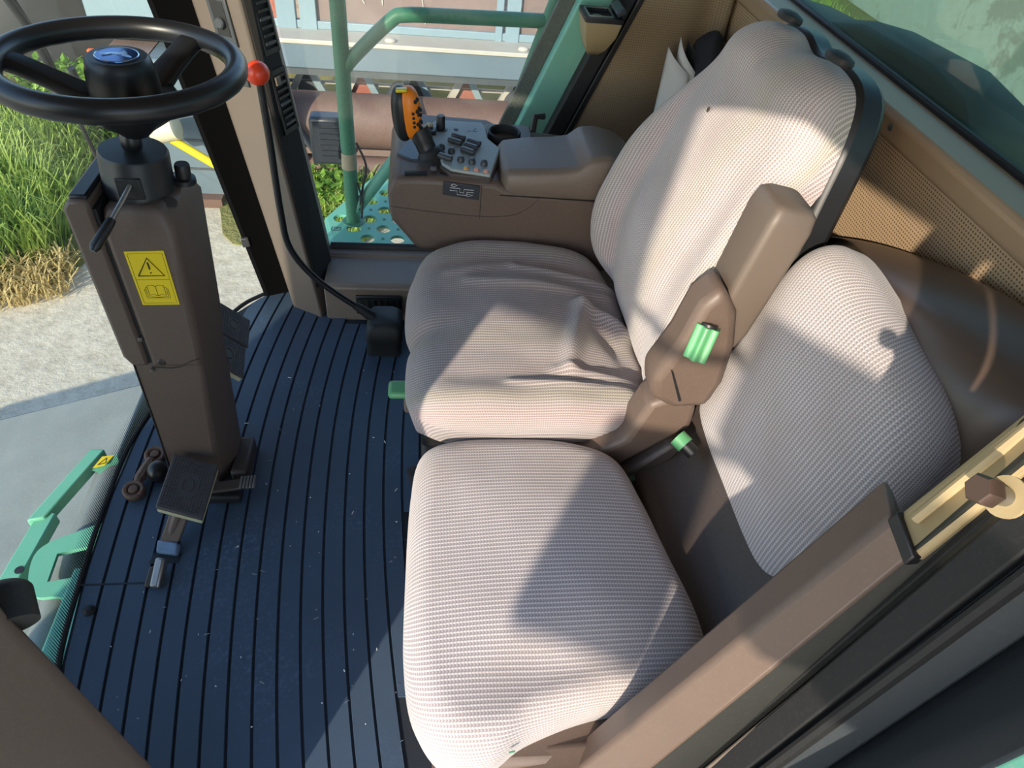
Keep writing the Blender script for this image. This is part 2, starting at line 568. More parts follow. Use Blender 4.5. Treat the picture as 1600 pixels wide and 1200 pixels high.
# front right pillar: light face and dark face with vents
def lin(a, b, z):
    a, b = Vector(a), Vector(b)
    t = (z - a.z) / (b.z - a.z)
    p = a + (b - a) * t
    return (p.x, p.y, z)
pl0 = ((-0.392, 1.775, 0.0), (-0.535, 1.85, 0.858))
pl1 = ((-0.300, 1.722, 0.0), (-0.410, 1.79, 0.858))
pl2 = ((-0.262, 1.855, 0.0), (-0.366, 1.86, 0.858))
pl3 = ((-0.275, 1.955, 0.0), (-0.38, 1.96, 0.858))
pl4 = ((-0.41, 1.90, 0.0), (-0.55, 1.93, 0.858))
rings = [[lin(*q, z) for q in (pl0, pl1, pl2, pl3, pl4)] for z in (-0.02, 0.4, 0.858, 1.56)]
pil = struct(loft('trim_1', rings, M('pillar_taupe', s(102, 91, 82), 0.5, var=0.06, bump=0.1, bscale=700), bevel=0.006), 'taupe front right pillar trim of the cab')
# dark vent strip face on the pillar
def onface(t, z, off=0.0):
    a, b = Vector(lin(*pl1, z)), Vector(lin(*pl2, z))
    n = Vector((0.9, -0.38, 0.12)).normalized()
    return a + (b - a) * t + n * off
strip = [[onface(0.10, z, 0.004), onface(0.96, z, 0.004), onface(0.96, z, -0.006), onface(0.10, z, -0.006)] for z in (0.10, 0.5, 1.5)]
ps = struct(loft('trim_2', strip, M('matt_dark_strip', s(40, 38, 37), 0.75, var=0.1, spec=0.25)), 'black vertical strip on the front right pillar holding vents')
def pillar_vent(z0, z1, label):
    e = empty('pillar_vent', onface(0.5, (z0 + z1) / 2, 0.004), label, 'vent', 'louvred vents on the front right pillar')
    def q(t, z, o): return onface(t, z, o)
    fr = 0.012
    for (ta, tb, za, zb) in ((0.30, 0.92, z0, z0 + fr), (0.30, 0.92, z1 - fr, z1), (0.30, 0.37, z0, z1), (0.86, 0.92, z0, z1)):
        v = [q(ta, za, 0.004), q(tb, za, 0.004), q(tb, zb, 0.004), q(ta, zb, 0.004), q(ta, za, 0.011), q(tb, za, 0.011), q(tb, zb, 0.011), q(ta, zb, 0.011)]
        obj('vent_frame', v, [(0, 3, 2, 1), (4, 5, 6, 7), (0, 1, 5, 4), (1, 2, 6, 5), (2, 3, 7, 6), (3, 0, 4, 7)], m_black, e)
    k = 8
    for i in range(k):
        z = z0 + fr + (z1 - z0 - 2 * fr) * (i + 0.5) / k
        v = [q(0.40, z, 0.005), q(0.84, z, 0.005), q(0.84, z + 0.008, 0.005), q(0.40, z + 0.008, 0.005), q(0.42, z, 0.013), q(0.82, z, 0.013), q(0.82, z + 0.006, 0.013), q(0.42, z + 0.006, 0.013)]
        obj('louvre', v, [(0, 3, 2, 1), (4, 5, 6, 7), (0, 1, 5, 4), (1, 2, 6, 5), (2, 3, 7, 6), (3, 0, 4, 7)], m_key if i % 3 == 0 else m_black, e)
    v = [q(0.40, z1 - 0.035, 0.012), q(0.58, z1 - 0.035, 0.012), q(0.58, z1 - 0.016, 0.012), q(0.40, z1 - 0.016, 0.012)]
    obj('thumb_wheel', v + [p + Vector((0.004, -0.002, 0)) for p in v], [(0, 3, 2, 1), (4, 5, 6, 7), (0, 1, 5, 4), (1, 2, 6, 5), (2, 3, 7, 6), (3, 0, 4, 7)], m_taupe, e)
pillar_vent(0.735, 0.90, 'upper black louvred vent on the front right pillar above the red ball')
pillar_vent(0.545, 0.70, 'lower black louvred vent on the front right pillar beside the red ball')

# door latch recess on the light face of the pillar
def onlight(t, z, off=0.0):
    a, b = Vector(lin(*pl0, z)), Vector(lin(*pl1, z))
    n = Vector((-0.5, -0.85, 0.1)).normalized()
    return a + (b - a) * t + n * off
def latch(z0, z1, t0, t1, label):
    e = empty('latch_plate', onlight((t0 + t1) / 2, (z0 + z1) / 2, 0), label, 'latch', 'black latch plates on the pillar')
    def slab(name, ta, tb, za, zb, oa, ob, m):
        v = [onlight(ta, za, oa), onlight(tb, za, oa), onlight(tb, zb, oa), onlight(ta, zb, oa), onlight(ta, za, ob), onlight(tb, za, ob), onlight(tb, zb, ob), onlight(ta, zb, ob)]
        return obj(name, v, [(0, 3, 2, 1), (4, 5, 6, 7), (0, 1, 5, 4), (1, 2, 6, 5), (2, 3, 7, 6), (3, 0, 4, 7)], m, e, bevel=0.002)
    slab('plate', t0, t1, z0, z1, 0.0, 0.006, m_key)
    slab('recess', t0 + 0.07, t1 - 0.07, z0 + 0.02, z1 - 0.01, 0.005, 0.0075, m_rubber)
    c = onlight((t0 + t1) / 2, (z0 + z1) / 2 - 0.004, 0.008)
    lathe('turn_knob', [(0.0005, 0), (0.013, 0), (0.013, 0.006), (0.010, 0.009), (0.0005, 0.009)], frame(c, (-0.5, -0.85, 0.1)), m_key, e, n=20)
latch(0.755, 0.86, 0.34, 0.74, 'black latch plate high on the light pillar face above the wheel rim')
latch(0.665, 0.70, 0.34, 0.74, 'small black latch plate on the light pillar face seen through the wheel')

# windscreen: curved glass, leaning forward
LEAN = 0.165
wb = [(-0.43, 1.885), (-0.50, 1.835), (-0.565, 1.755), (-0.648, 1.54), (-0.712, 1.25), (-0.718, 1.05), (-0.708, 0.85), (-0.683, 0.64), (-0.61, 0.45), (-0.47, 0.345)]
wbs = [(p.x, p.y) for p in smoothpath([(x, y, 0) for x, y in wb], 5)]
rows = [-0.015, 0.5, 1.0, 1.54]
v, f = [], []
for z in rows:
    for x, y in wbs:
        v.append((x - LEAN * z, y, z))
n = len(wbs)
for i in range(len(rows) - 1):
    for j in range(n - 1):
        f.append((i * n + j, i * n + j + 1, (i + 1) * n + j + 1, (i + 1) * n + j))
win1 = struct(obj('window_1', v, f, m_glass_front, smooth=True), 'curved front windscreen reaching down to the floor')
# black edge band of the windscreen next to the pillar
band = [(-0.425, 1.888), (-0.49, 1.838), (-0.478, 1.826), (-0.395, 1.86)]
loft('edge_band', [[(x - LEAN * z + (0 if k < 2 else 0.004), y, z) for k, (x, y) in enumerate(band)] for z in (-0.01, 0.5, 1.0, 1.54)], M('black_edge_print', s(6, 6, 7), 0.85, var=0.1, spec=0.1), win1)
for z in (0.20, 0.70):
    obox('glass_clip', (-0.478 - LEAN * z, 1.822, z), (0.010, 0.004, 0), (0, 0.004, 0.001), (-0.002, 0, 0.014), m_steel, win1, bevel=0.002)
# bottom seal of the windscreen and comb of black printed teeth
tube('bottom_seal', [(x + 0.004, y, 0.0) for x, y in wbs], 0.006, m_rubber, win1, n=8)
v, f = [], []
def along(d):
    acc = 0
    for a, b in zip(wbs, wbs[1:]):
        L = math.hypot(b[0] - a[0], b[1] - a[1])
        if acc + L >= d:
            t = (d - acc) / L
            return (a[0] + (b[0] - a[0]) * t, a[1] + (b[1] - a[1]) * t)
        acc += L
    return wbs[-1]
tot = sum(math.hypot(b[0] - a[0], b[1] - a[1]) for a, b in zip(wbs, wbs[1:]))
d = 0.60
while d < tot - 0.05:
    p, q = along(d - 0.0016), along(d + 0.0016)
    r = along(d)
    k = len(v)
    h = 0.052
    v += [(p[0] + 0.002, p[1], 0.004), (q[0] + 0.002, q[1], 0.004), (r[0] - LEAN * h + 0.002, r[1] + 0.006, h)]
    f.append((k, k + 1, k + 2))
    d += 0.0062
obj('printed_comb', v, f, m_rubber, win1, kind='stuff')

# right side window
sw = [(-0.27, 0.13), (0.20, 0.13), (0.335, 0.49), (0.49, 0.89), (0.74, 1.54), (-0.46, 1.54)]
win2 = struct(obj('window_2', [(x, 1.925, z) for x, z in sw], [tuple(range(len(sw)))], m_glass_side), 'large dusty right-hand side window')
tube('bottom_gasket', [(-0.28, 1.912, 0.137), (0.21, 1.912, 0.137)], 0.013, m_rubber, win2, n=8)
# sloping rear edge of the side window: black seal, post
pA, pB = Vector((0.20, 1.905, 0.13)), Vector((0.745, 1.905, 1.54))
dd = (pB - pA).normalized(); px = Vector((dd.z, 0, -dd.x))
obox('rear_gasket', (pA + pB) / 2 + px * 0.012, px * 0.022, (0, 0.022, 0), (pB - pA) / 2, m_rubber, win2, bevel=0.005)
obox('gasket_lip', (pA + pB) / 2 + px * 0.043 + Vector((0, -0.006, 0)), px * 0.008, (0, 0.02, 0), (pB - pA) / 2, m_black, win2, bevel=0.003)
gl = obox('cab_post', (pA + pB) / 2 - px * 0.036 + Vector((0, 0.055, 0)), px * 0.045, (0, 0.022, 0), (pB - pA) / 2 * 1.05, M('sunlit_green_paint', s(138, 204, 182), 0.5, var=0.08, dust=0.2), bevel=0.006)  # green paint paled to put sunlight into its colour
tag(gl, 'green outer cab post, paled for sunlight, sloping behind the right side window', 'post')

dp = obox('dust_flap', (pA + pB) / 2 - px * 0.101 + Vector((0, 0.075, 0)), px * 0.020, (0, 0.008, 0), (pB - pA) / 2 * 0.95, M('dusty_rubber_flap', s(92, 92, 86), 0.8, var=0.25, vscale=60, dust=0.5), bevel=0.003)
tag(dp, 'dusty dark rubber flap beside the paled green cab post', 'flap')

# cloth corner panel behind the post, with soft vertical folds
v, f = [], []
na_, nz_ = 24, 20
for j in range(nz_ + 1):
    z = 0.12 + (1.54 - 0.12) * j / nz_
    x0 = pA.x + (pB.x - pA.x) * (z - pA.z) / (pB.z - pA.z) + 0.055
    x1 = 0.775
    for i in range(na_ + 1):
        t = i / na_
        x = x0 + (x1 - x0) * t
        y = 1.90 - 0.012 * math.sin(t * 3.14) + 0.010 * math.sin(t * 9 + z * 2.0) * sstep(0.45, 0.9, t) - 0.03 * sstep(0.85, 1.0, t)
        v.append((x, y, z))
for j in range(nz_):
    for i in range(na_):
        k = j * (na_ + 1) + i
        f.append((k, k + 1, k + na_ + 2, k + na_ + 1))
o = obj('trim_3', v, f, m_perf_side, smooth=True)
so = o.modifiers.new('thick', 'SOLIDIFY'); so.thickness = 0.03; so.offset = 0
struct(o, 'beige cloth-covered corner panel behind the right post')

# rear wall
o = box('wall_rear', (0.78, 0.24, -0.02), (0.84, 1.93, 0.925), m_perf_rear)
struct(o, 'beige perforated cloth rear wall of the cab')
led = [(0.772, 0.925), (0.768, 0.957), (0.776, 0.967), (0.885, 0.950), (0.90, 0.93), (0.90, 0.90), (0.80, 0.90)]
o = loft('trim_4', [[(x, y, z) for x, z in led] for y in (0.24, 1.93)], m_tan2, bevel=0.004)
struct(o, 'beige window ledge along the rear wall')
for y in (1.06, 0.62):
    lathe('ledge_screw', [(0.0004, 0), (0.006, 0), (0.006, 0.002), (0.003, 0.003), (0.0004, 0.003)], frame((0.7685, y, 0.946), (-1, 0, 0.1)), m_steel, o, n=14)
win3 = struct(box('window_3', (0.885, 0.26, 0.94), (0.89, 1.90, 1.54), m_glass_rear), 'green tinted rear window behind the seats')
box('lower_seal', (0.872, 0.26, 0.945), (0.886, 1.90, 0.962), m_rubber, win3, bevel=0.004)

# roof, its left overhang widened out of view to shade the seats
rf = [(-1.15, 1.98), (-0.92, 0.18), (-0.50, 0.04), (-0.16, -0.06), (-0.08, -0.12), (-0.035, -0.30), (0.02, -0.50), (0.10, -0.64), (0.95, -0.66), (0.95, 1.98)]
o = prism('ceiling', rf, Matrix.Translation((0, 0, 1.53)), 0.12, m_tan2)
struct(o, 'beige cab roof lining with left overhang widened for shade')

# left rear door jamb: stepped strips running up and back beside the buddy seat
def ext(a, b, lo, hi):
    a, b = Vector(a), Vector(b); d = (b - a)
    return a - d * lo, b + d * hi
J = [ext((0.262, 0.300, 0.564), (0.412, 0.300, 1.064), 0.9, 0.85),
     ext((0.280, 0.265, 0.482), (0.402, 0.265, 1.037), 0.7, 0.8),
     ext((0.332, 0.250, 0.518), (0.407, 0.250, 1.020), 0.8, 0.85),
     ext((0.358, 0.245, 0.529), (0.413, 0.245, 1.006), 0.85, 0.9),
     ext((0.347, 0.210, 0.642), (0.395, 0.210, 0.996), 1.4, 1.3),
     ext((0.386, 0.210, 0.634), (0.431, 0.210, 0.942), 1.6, 1.6),
     ext((0.305, 0.120, 0.70), (0.361, 0.120, 0.955), 2.2, 1.9)]
def strip_between(name, A, B, thick, m, a0=0.0, a1=1.0, parent=None, bevel=0.003, lift=0.0, sag=0.0):
    p = [A[0].lerp(A[1], a0), A[0].lerp(A[1], a1), B[0].lerp(B[1], a1), B[0].lerp(B[1], a0)]
    nrm = (p[1] - p[0]).cross(p[3] - p[0]).normalized()
    if nrm.dot(Vector((0, 0, 1.375)) - p[0]) < 0: nrm = -nrm
    p = [q + nrm * lift for q in p]
    v = p + [q - nrm * thick for q in p]
    return obj(name, v, [(0, 1, 2, 3), (4, 7, 6, 5), (0, 4, 5, 1), (1, 5, 6, 2), (2, 6, 7, 3), (3, 7, 4, 0)], m, parent, bevel=bevel)
o = strip_between('wall_left', J[0], J[1], 0.05, m_brown, 0.0, 0.603, bevel=0.006)
struct(o, 'brown plastic lower trim of the left door jamb')
jl = o
o = strip_between('trim_5', J[0], J[1], 0.045, m_tan, 0.600, 1.0, lift=-0.003, bevel=0.006)
struct(o, 'tan upper trim of the left door jamb')
jt = o
strip_between('end_cap', J[0], J[1], 0.05, m_black, 0.598, 0.607, parent=jl, lift=0.0015, bevel=0.002)
# raised bead on the tan trim
a = J[0][0].lerp(J[0][1], 0.615) * 0.62 + J[1][0].lerp(J[1][1], 0.615) * 0.38
b = J[0][0].lerp(J[0][1], 0.99) * 0.62 + J[1][0].lerp(J[1][1], 0.99) * 0.38
tube('bead', [a, b], 0.004, m_tan, jt, n=8)
o = strip_between('trim_6', J[1], J[2], 0.03, m_dgreen if False else M('olive_painted_jamb', s(40, 41, 38), 0.4, var=0.2, vscale=5, dust=0.05), bevel=0.003, lift=-0.004)
struct(o, 'dark olive painted metal face of the left door jamb')
o = strip_between('trim_7', J[2], J[3], 0.03, m_rubber, lift=-0.010)
struct(o, 'black fuzzy weather strip on the left door jamb')
o = strip_between('trim_8', J[3], J[4], 0.03, m_seal, lift=0.0)
struct(o, 'grey rubber door seal on the left jamb')
o = strip_between('trim_9', J[4], J[5], 0.03, m_rubber, lift=-0.012)
struct(o, 'dark groove between the left jamb seals')
o = strip_between('trim_10', J[5], J[6], 0.02, m_seal, lift=0.0)
struct(o, 'grey dusty outer jamb panel of the left doorway')
for k, (p, q, r) in enumerate(((J[3], J[4], 0.005), (J[4], J[5], 0.006), (J[2], J[3], 0.003))):
    tube('seal_bead', [p[0], p[1]], r, m_rubber if k != 2 else m_taupe, o, n=8)
    if k == 0: tube('seal_bead', [p[0].lerp(q[0], 0.5) , p[1].lerp(q[1], 0.5)], 0.006, m_seal, o, n=8)
# green outer skin beyond the jamb
A6 = J[6]; B6 = (A6[0] + Vector((0.05, -0.10, -0.02)), A6[1] + Vector((0.05, -0.10, -0.02)))
o = strip_between('wall_outer_left', A6, B6, 0.02, m_green_l)
struct(o, 'green painted outer skin beside the left doorway')
# hidden rear corner between jamb and rear wall
o = obj('wall_corner', [(0.30, 0.262, -0.02), (0.83, 0.262, -0.02), (0.83, 0.262, 1.0), (0.43, 0.262, 1.0), (0.30, 0.25, -0.02), (0.83, 0.25, -0.02), (0.83, 0.25, 1.0), (0.43, 0.25, 1.0)], [(0, 1, 2, 3), (4, 7, 6, 5), (0, 4, 5, 1), (1, 5, 6, 2), (2, 6, 7, 3), (3, 7, 4, 0)], m_brown_d)
struct(o, 'dark brown lower left rear corner panel')

# door striker bolt on the tan jamb
sb = empty('door_striker', (0.335, 0.215, 1.08), 'hexagonal steel door striker bolt sticking out of the tan jamb', 'bolt')
ax = Vector((-0.88, 0.0, 0.33)).normalized()
base = Vector((0.372, 0.240, 1.045))
lathe('washer', [(0.0005, 0), (0.014, 0), (0.014, 0.003), (0.0005, 0.003)], frame(base, ax), m_tan, sb, n=24)
lathe('shank', [(0.0005, 0.002), (0.0065, 0.002), (0.0065, 0.018), (0.0005, 0.018)], frame(base, ax), m_steel, sb, n=18)
lathe('hex_head', [(0.0005, 0.016), (0.0098, 0.016), (0.0103, 0.018), (0.0103, 0.028), (0.0085, 0.030), (0.0005, 0.030)], frame(base, ax), M('brown_steel', s(84, 68, 60), 0.5, metal=0.4), sb, n=6)

# front left pillar near the camera
rings = []
for z in (-0.05, 0.34, 0.77, 1.54):
    x = -0.344 - (z - 0.338) * 0.058
    rings.append([(x, 0.35, z), (x + 0.006, 0.335, z), (x - 0.02, 0.20, z), (x - 0.14, 0.20, z), (x - 0.16, 0.32, z), (x - 0.12, 0.36, z)])
o = loft('trim_11', rings, m_brown, bevel=0.008)
struct(o, 'brown front left door pillar at the lower left')
GS = []
for q in range(9):
    a_ = math.pi / 2 * q / 8
    GS.append((0.024 * math.cos(a_) + 0.0004, 0.030 + 0.014 * math.sin(a_)))
kn = lathe('grab_stop', [(0.024, 0.0)] + GS, frame((-0.372, 0.345, 0.735), (-0.4, 0.8, 0.3)), m_rubber, n=24)
tag(kn, 'round black rubber stop on the front left pillar', 'stop')

# open left door, unseen, added to shade the footwell and column
dr = empty('shade_door', (-0.47, 0.24, 0.0), 'unseen open left cab door with dark glass, added to shade the footwell', 'door')
h0 = Vector((-0.50, 0.20, 0.0)); dd = Vector((-0.92, -0.24, 0)).normalized() * 1.0; nn = Vector((dd.y, -dd.x, 0)).normalized()
def dpan(name, t0, t1, z0, z1, th, m, bevel=0.006):
    a, b = h0 + dd * t0, h0 + dd * t1
    return obox(name, (a + b) / 2 + Vector((0, 0, (z0 + z1) / 2)), (b - a) / 2, nn * th, (0, 0, (z1 - z0) / 2), m, dr, bevel=bevel)
dpan('lower_panel', 0, 1, -0.05, 0.28, 0.02, m_dgreen)
dpan('glass', 0.05, 0.95, 0.28, 1.46, 0.003, m_glass_door, 0)
dpan('front_stile', 0.95, 1.0, 0.28, 1.46, 0.02, m_dgreen)
dpan('hinge_stile', 0.0, 0.05, 0.28, 1.46, 0.02, m_dgreen)
dpan('top_rail', 0.0, 1.0, 1.46, 1.52, 0.02, m_dgreen)

# ------------------------------------------------------------------ operator seat
os_ = empty('operator_seat', (0.20, 1.11, 0.0), 'worn operator seat with pinkish ribbed cover and crumpled cushion', 'seat')
def gauss(x, w): return math.exp(-(x / w) ** 2)
def ridge(x, y, x0, y0, x1, y1, w):
    """height of a soft fold running from p0 to p1"""
    dx, dy = x1 - x0, y1 - y0; L2 = dx * dx + dy * dy
    t = max(0, min(1, ((x - x0) * dx + (y - y0) * dy) / L2))
    d = math.hypot(x - x0 - dx * t, y - y0 - dy * t)
    return gauss(d, w) * (1 - 0.35 * abs(2 * t - 1))
def cush_disp(a, b, rho):
    h = 0.016 * (1 - rho * rho)
    h += 0.020 * sstep(0.62, 0.92, abs(b - 1.11) / 0.275)           # side bolsters
    h -= 0.018 * sstep(0.22, 0.42, a) * (1 - sstep(0.6, 1.0, abs(b - 1.11) / 0.27))
    h -= 0.012 * gauss(b - 1.075, 0.03) * sstep(0.12, -0.02, a)      # notch at the front
    h += 0.013 * ridge(a, b, 0.20, 1.27, 0.43, 1.235, 0.012)
    h += 0.010 * ridge(a, b, 0.10, 1.22, 0.40, 1.195, 0.014)
    h += 0.009 * ridge(a, b, 0.06, 1.25, 0.20, 1.285, 0.013)
    h += 0.026 * ridge(a, b, 0.335, 1.15, 0.275, 0.95, 0.017)
    h += 0.020 * ridge(a, b, 0.335, 1.15, 0.42, 1.09, 0.020)
    h -= 0.016 * ridge(a, b, 0.365, 1.10, 0.40, 0.98, 0.022)
    h += 0.014 * ridge(a, b, 0.25, 0.94, 0.40, 0.92, 0.014)
    h += 0.010 * ridge(a, b, 0.16, 0.905, 0.38, 0.885, 0.010)
    h += 0.004 * noise.noise(Vector((a * 14, b * 16, 0.3)))
    return h
oc = [(-0.030, 1.10), (-0.012, 1.065), (-0.028, 1.03), (-0.028, 0.92), (-0.005, 0.862), (0.06, 0.832), (0.20, 0.825), (0.34, 0.830), (0.42, 0.862), (0.445, 0.96), (0.445, 1.11), (0.44, 1.26), (0.40, 1.345), (0.32, 1.385), (0.20, 1.402), (0.09, 1.396), (0.01, 1.350), (-0.025, 1.27), (-0.034, 1.18)]
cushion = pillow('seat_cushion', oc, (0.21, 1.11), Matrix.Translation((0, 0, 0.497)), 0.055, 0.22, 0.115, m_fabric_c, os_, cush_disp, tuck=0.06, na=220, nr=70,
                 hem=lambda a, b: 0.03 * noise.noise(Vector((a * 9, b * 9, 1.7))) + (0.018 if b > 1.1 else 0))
# dark under-pan, suspension, base
prism('seat_pan', [(0.0, 0.88), (0.43, 0.88), (0.43, 1.35), (0.0, 1.35)], Matrix.Translation((0, 0, 0.36)), 0.05, m_black, os_, bevel=0.01)
prism('suspension_bellows', [(0.04, 0.92), (0.40, 0.92), (0.40, 1.31), (0.04, 1.31)], Matrix.Translation((0, 0, 0.12)), 0.24, m_rubber, os_, bevel=0.02)
prism('base_plinth', [(0.0, 0.86), (0.46, 0.86), (0.46, 1.38), (0.0, 1.38)], Matrix.Translation((0, 0, 0.0)), 0.13, m_brown_d, os_, bevel=0.012)
lv = obox('height_lever', (-0.042, 1.025, 0.375), (0.024, 0, 0), (0, 0.022, 0), (0, 0, 0.009), m_green_k, os_, bevel=0.008, seg=3)
lv['label'] = 'green plastic height lever'
box('lever_bracket', (-0.035, 1.0, 0.33), (0.03, 1.06, 0.362), m_taupe, os_, bevel=0.006)
tube('slide_knob', [(-0.02, 0.845, 0.31), (0.02, 0.86, 0.315)], 0.022, m_rubber, os_, n=14)

# backrest
up = Vector((0.128, 0, 0.592)).normalized(); nrm_b = Vector((-up.z, 0, up.x))
org = Vector((0.425, 0, 0.47))
mxb = Matrix(((up.x, 0, nrm_b.x, org.x), (up.y, 1, nrm_b.y, org.y), (up.z, 0, nrm_b.z, org.z), (0, 0, 0, 1)))
# local z must point out of the pad (towards -x / up)
BC = 1.115
def back_disp(a, b, rho):
    w = abs(b - BC) / 0.27
    h = 0.045 * (1 - rho ** 2.2)
    h += (0.076 if b > BC else 0.050) * sstep(0.50, 0.95, w) * (1 - sstep(0.30, 0.60, a))
    h += 0.030 * gauss(a - 0.20, 0.12) * (1 - rho)
    h -= 0.012 * gauss(a - 0.50, 0.05) * (1 - sstep(0.5, 1.0, w))
    h += 0.012 * gauss(a - 0.565, 0.04) * (0.4 + 0.6 * sstep(0.3, 0.8, w))
    h += 0.002 * noise.noise(Vector((a * 9, b * 9, 4.3)))
    return h
ob = [(-0.02, 1.115), (-0.02, 0.99), (0.01, 0.905), (0.10, 0.868), (0.22, 0.862), (0.34, 0.875), (0.45, 0.900), (0.54, 0.925), (0.59, 0.965), (0.602, 1.04), (0.592, 1.115), (0.604, 1.18), (0.592, 1.255), (0.54, 1.305), (0.45, 1.335), (0.34, 1.362), (0.22, 1.382), (0.11, 1.385), (0.02, 1.340), (-0.018, 1.24)]
back = pillow('backrest_cover', ob, (0.30, BC), mxb, 0.055, 0.20, 0.085, m_fabric, os_, back_disp, tuck=0.0, na=200, nr=60)
shell = [(a + (a - 0.3) * 0.02, BC + (b - BC) * 1.015) for a, b in ob]
shell = [(p.x, p.y) for p in closed_smooth([Vector((x, y, 0)) for x, y in shell], 4)]
prism('back_shell', shell, mxb @ Matrix.Translation((0, 0, -0.125)), 0.055, m_black, os_, bevel=0.012)
for yy in (1.005, 1.195):
    c = mxb @ Vector((0.612, yy, -0.045))
    lathe('headrest_plug', [(0.0005, 0), (0.026, 0), (0.028, 0.005), (0.026, 0.010), (0.012, 0.014), (0.0005, 0.014)], frame(c, up) @ Matrix.Diagonal((0.72, 1.05, 1, 1)), m_rubber, os_, n=24)
# moth-eaten speck on the cover
lathe('cover_hole', [(0.0003, 0.0), (0.005, 0.0), (0.0045, 0.0006), (0.0003, 0.0007)], frame(mxb @ Vector((0.455, 1.155, 0.0335)), nrm_b), m_brown_d, os_, n=10)

# side bracket and recliner housing on the near side
def yz(poly, y0, y1, name, m, parent, **k):
    """outline in x,z extruded between y0 and y1"""
    r0 = [(x, y0, z) for x, z in poly]; r1 = [(x, y1, z) for x, z in poly]
    return loft(name, [r0, r1], m, parent, **k)
yz([(0.20, 0.36), (0.34, 0.37), (0.40, 0.43), (0.475, 0.50), (0.47, 0.555), (0.42, 0.575), (0.385, 0.56), (0.36, 0.47), (0.30, 0.425), (0.20, 0.41)], 0.800, 0.868, 'side_bracket', m_brown, os_, bevel=0.012, seg=3)
yz([(0.26, 0.325), (0.36, 0.33), (0.44, 0.40), (0.47, 0.47), (0.44, 0.47), (0.38, 0.40), (0.26, 0.36)], 0.785, 0.845, 'bracket_lip', m_brown_d, os_, bevel=0.008)
gl2 = yz([(0.275, 0.31), (0.375, 0.325), (0.405, 0.375), (0.39, 0.395), (0.30, 0.345), (0.27, 0.33)], 0.772, 0.80, 'recline_handle', m_dgreen, os_, bevel=0.008)
gl2['label'] = 'dark green recline handle under the bracket'
# folded-up armrest: housing below, padded arm above
hs = yz([(0.368, 0.628), (0.378, 0.585), (0.420, 0.560), (0.480, 0.565), (0.492, 0.62), (0.487, 0.70), (0.470, 0.765), (0.435, 0.812), (0.408, 0.778), (0.395, 0.705)], 0.785, 0.855, 'armrest_housing', m_brown, os_, bevel=0.016, seg=3)
yz([(0.392, 0.655), (0.397, 0.651), (0.428, 0.585), (0.424, 0.583)], 0.7835, 0.80, 'housing_seam', m_black, hs)
a0 = Vector((0.470, 0.838, 0.690)); ad = Vector((0.045, 0.012, 0.235)); adn = ad.normalized()
fx = Vector((adn.z, 0, -adn.x))
rings = []
for t, wx, wy in ((0.0, 0.030, 0.036), (0.12, 0.034, 0.040), (0.5, 0.035, 0.042), (0.88, 0.036, 0.044), (0.97, 0.033, 0.041), (1.0, 0.026, 0.034)):
    c = a0 + ad * t
    rr = rrect(2 * wx, 2 * wy, 0.012, 4)
    rings.append([c + fx * x + Vector((0, 1, 0)) * y for x, y in rr])
loft('armrest_pad', rings, M('armrest_plastic', s(98, 87, 78), 0.5, var=0.06, bump=0.1, bscale=700), os_, smooth=True, auto=0.9)
kb = Vector((0.422, 0.775, 0.722))
kax = Vector((0.24, 0.30, 0.90)).normalized()
kmx = frame(kb - kax * 0.03, kax)
kp = []
for q in range(48):
    an = 2 * math.pi * q / 48; r = 0.0175 + 0.0028 * math.cos(6 * an)
    kp.append((r * math.cos(an), r * math.sin(an)))
kk = prism('adjuster_knob', kp, kmx, 0.055, m_green_k, os_, bevel=0.002)
kk['label'] = 'pale green fluted adjuster knob'
lathe('knob_cap', [(0.0005, 0.054), (0.013, 0.054), (0.0125, 0.059), (0.0005, 0.060)], kmx, m_black, kk, n=20)
tube('lower_knob', [(0.44, 0.775, 0.505), (0.452, 0.76, 0.500)], 0.016, m_green_k, os_, n=14)
tube('lower_knob_cap', [(0.450, 0.762, 0.501), (0.464, 0.746, 0.495)], 0.0125, m_black, os_, n=14)

# ------------------------------------------------------------------ buddy seat
bs = empty('buddy_seat', (0.20, 0.56, 0.0), 'square buddy seat with ribbed grey cover on a brown box', 'seat')
def bud_disp(a, b, rho):
    h = 0.022 * (1 - rho ** 2)
    h -= 0.010 * gauss(b - 0.40, 0.05) * gauss(a - 0.16, 0.10)
    h += 0.010 * gauss(b - 0.36, 0.03) * sstep(0.10, 0.25, a)
    h += 0.002 * noise.noise(Vector((a * 8, b * 8, 7.7)))
    return h
bc = [(-0.024, 0.56), (-0.024, 0.44), (-0.010, 0.355), (0.03, 0.305), (0.085, 0.300), (0.14, 0.330), (0.24, 0.356), (0.34, 0.362), (0.405, 0.392), (0.418, 0.47), (0.400, 0.58), (0.378, 0.70), (0.348, 0.795), (0.27, 0.834), (0.16, 0.846), (0.06, 0.842), (0.0, 0.812), (-0.018, 0.72)]
bcu = pillow('seat_cushion', bc, (0.19, 0.57), Matrix.Translation((0, 0, 0.452)), 0.05, 0.18, 0.105, m_fabric2, bs, bud_disp, tuck=0.03, na=200, nr=60,
             hem=lambda a, b: 0.016 * sstep(0.08, 0.20, a) if b < 0.5 else 0.0)
lathe('cover_hole', [(0.0003, 0.0), (0.0055, 0.0), (0.005, 0.0006), (0.0003, 0.0007)], frame((0.300, 0.487, 0.4635), (0.1, 0, 1)), m_brown_d, bs, n=9)
gm = obox('green_speck', (0.116, 0.313, 0.4225), (0.004, 0.0005, 0), (0, 0.0006, 0), (0, 0, 0.0018), m_green, bs)
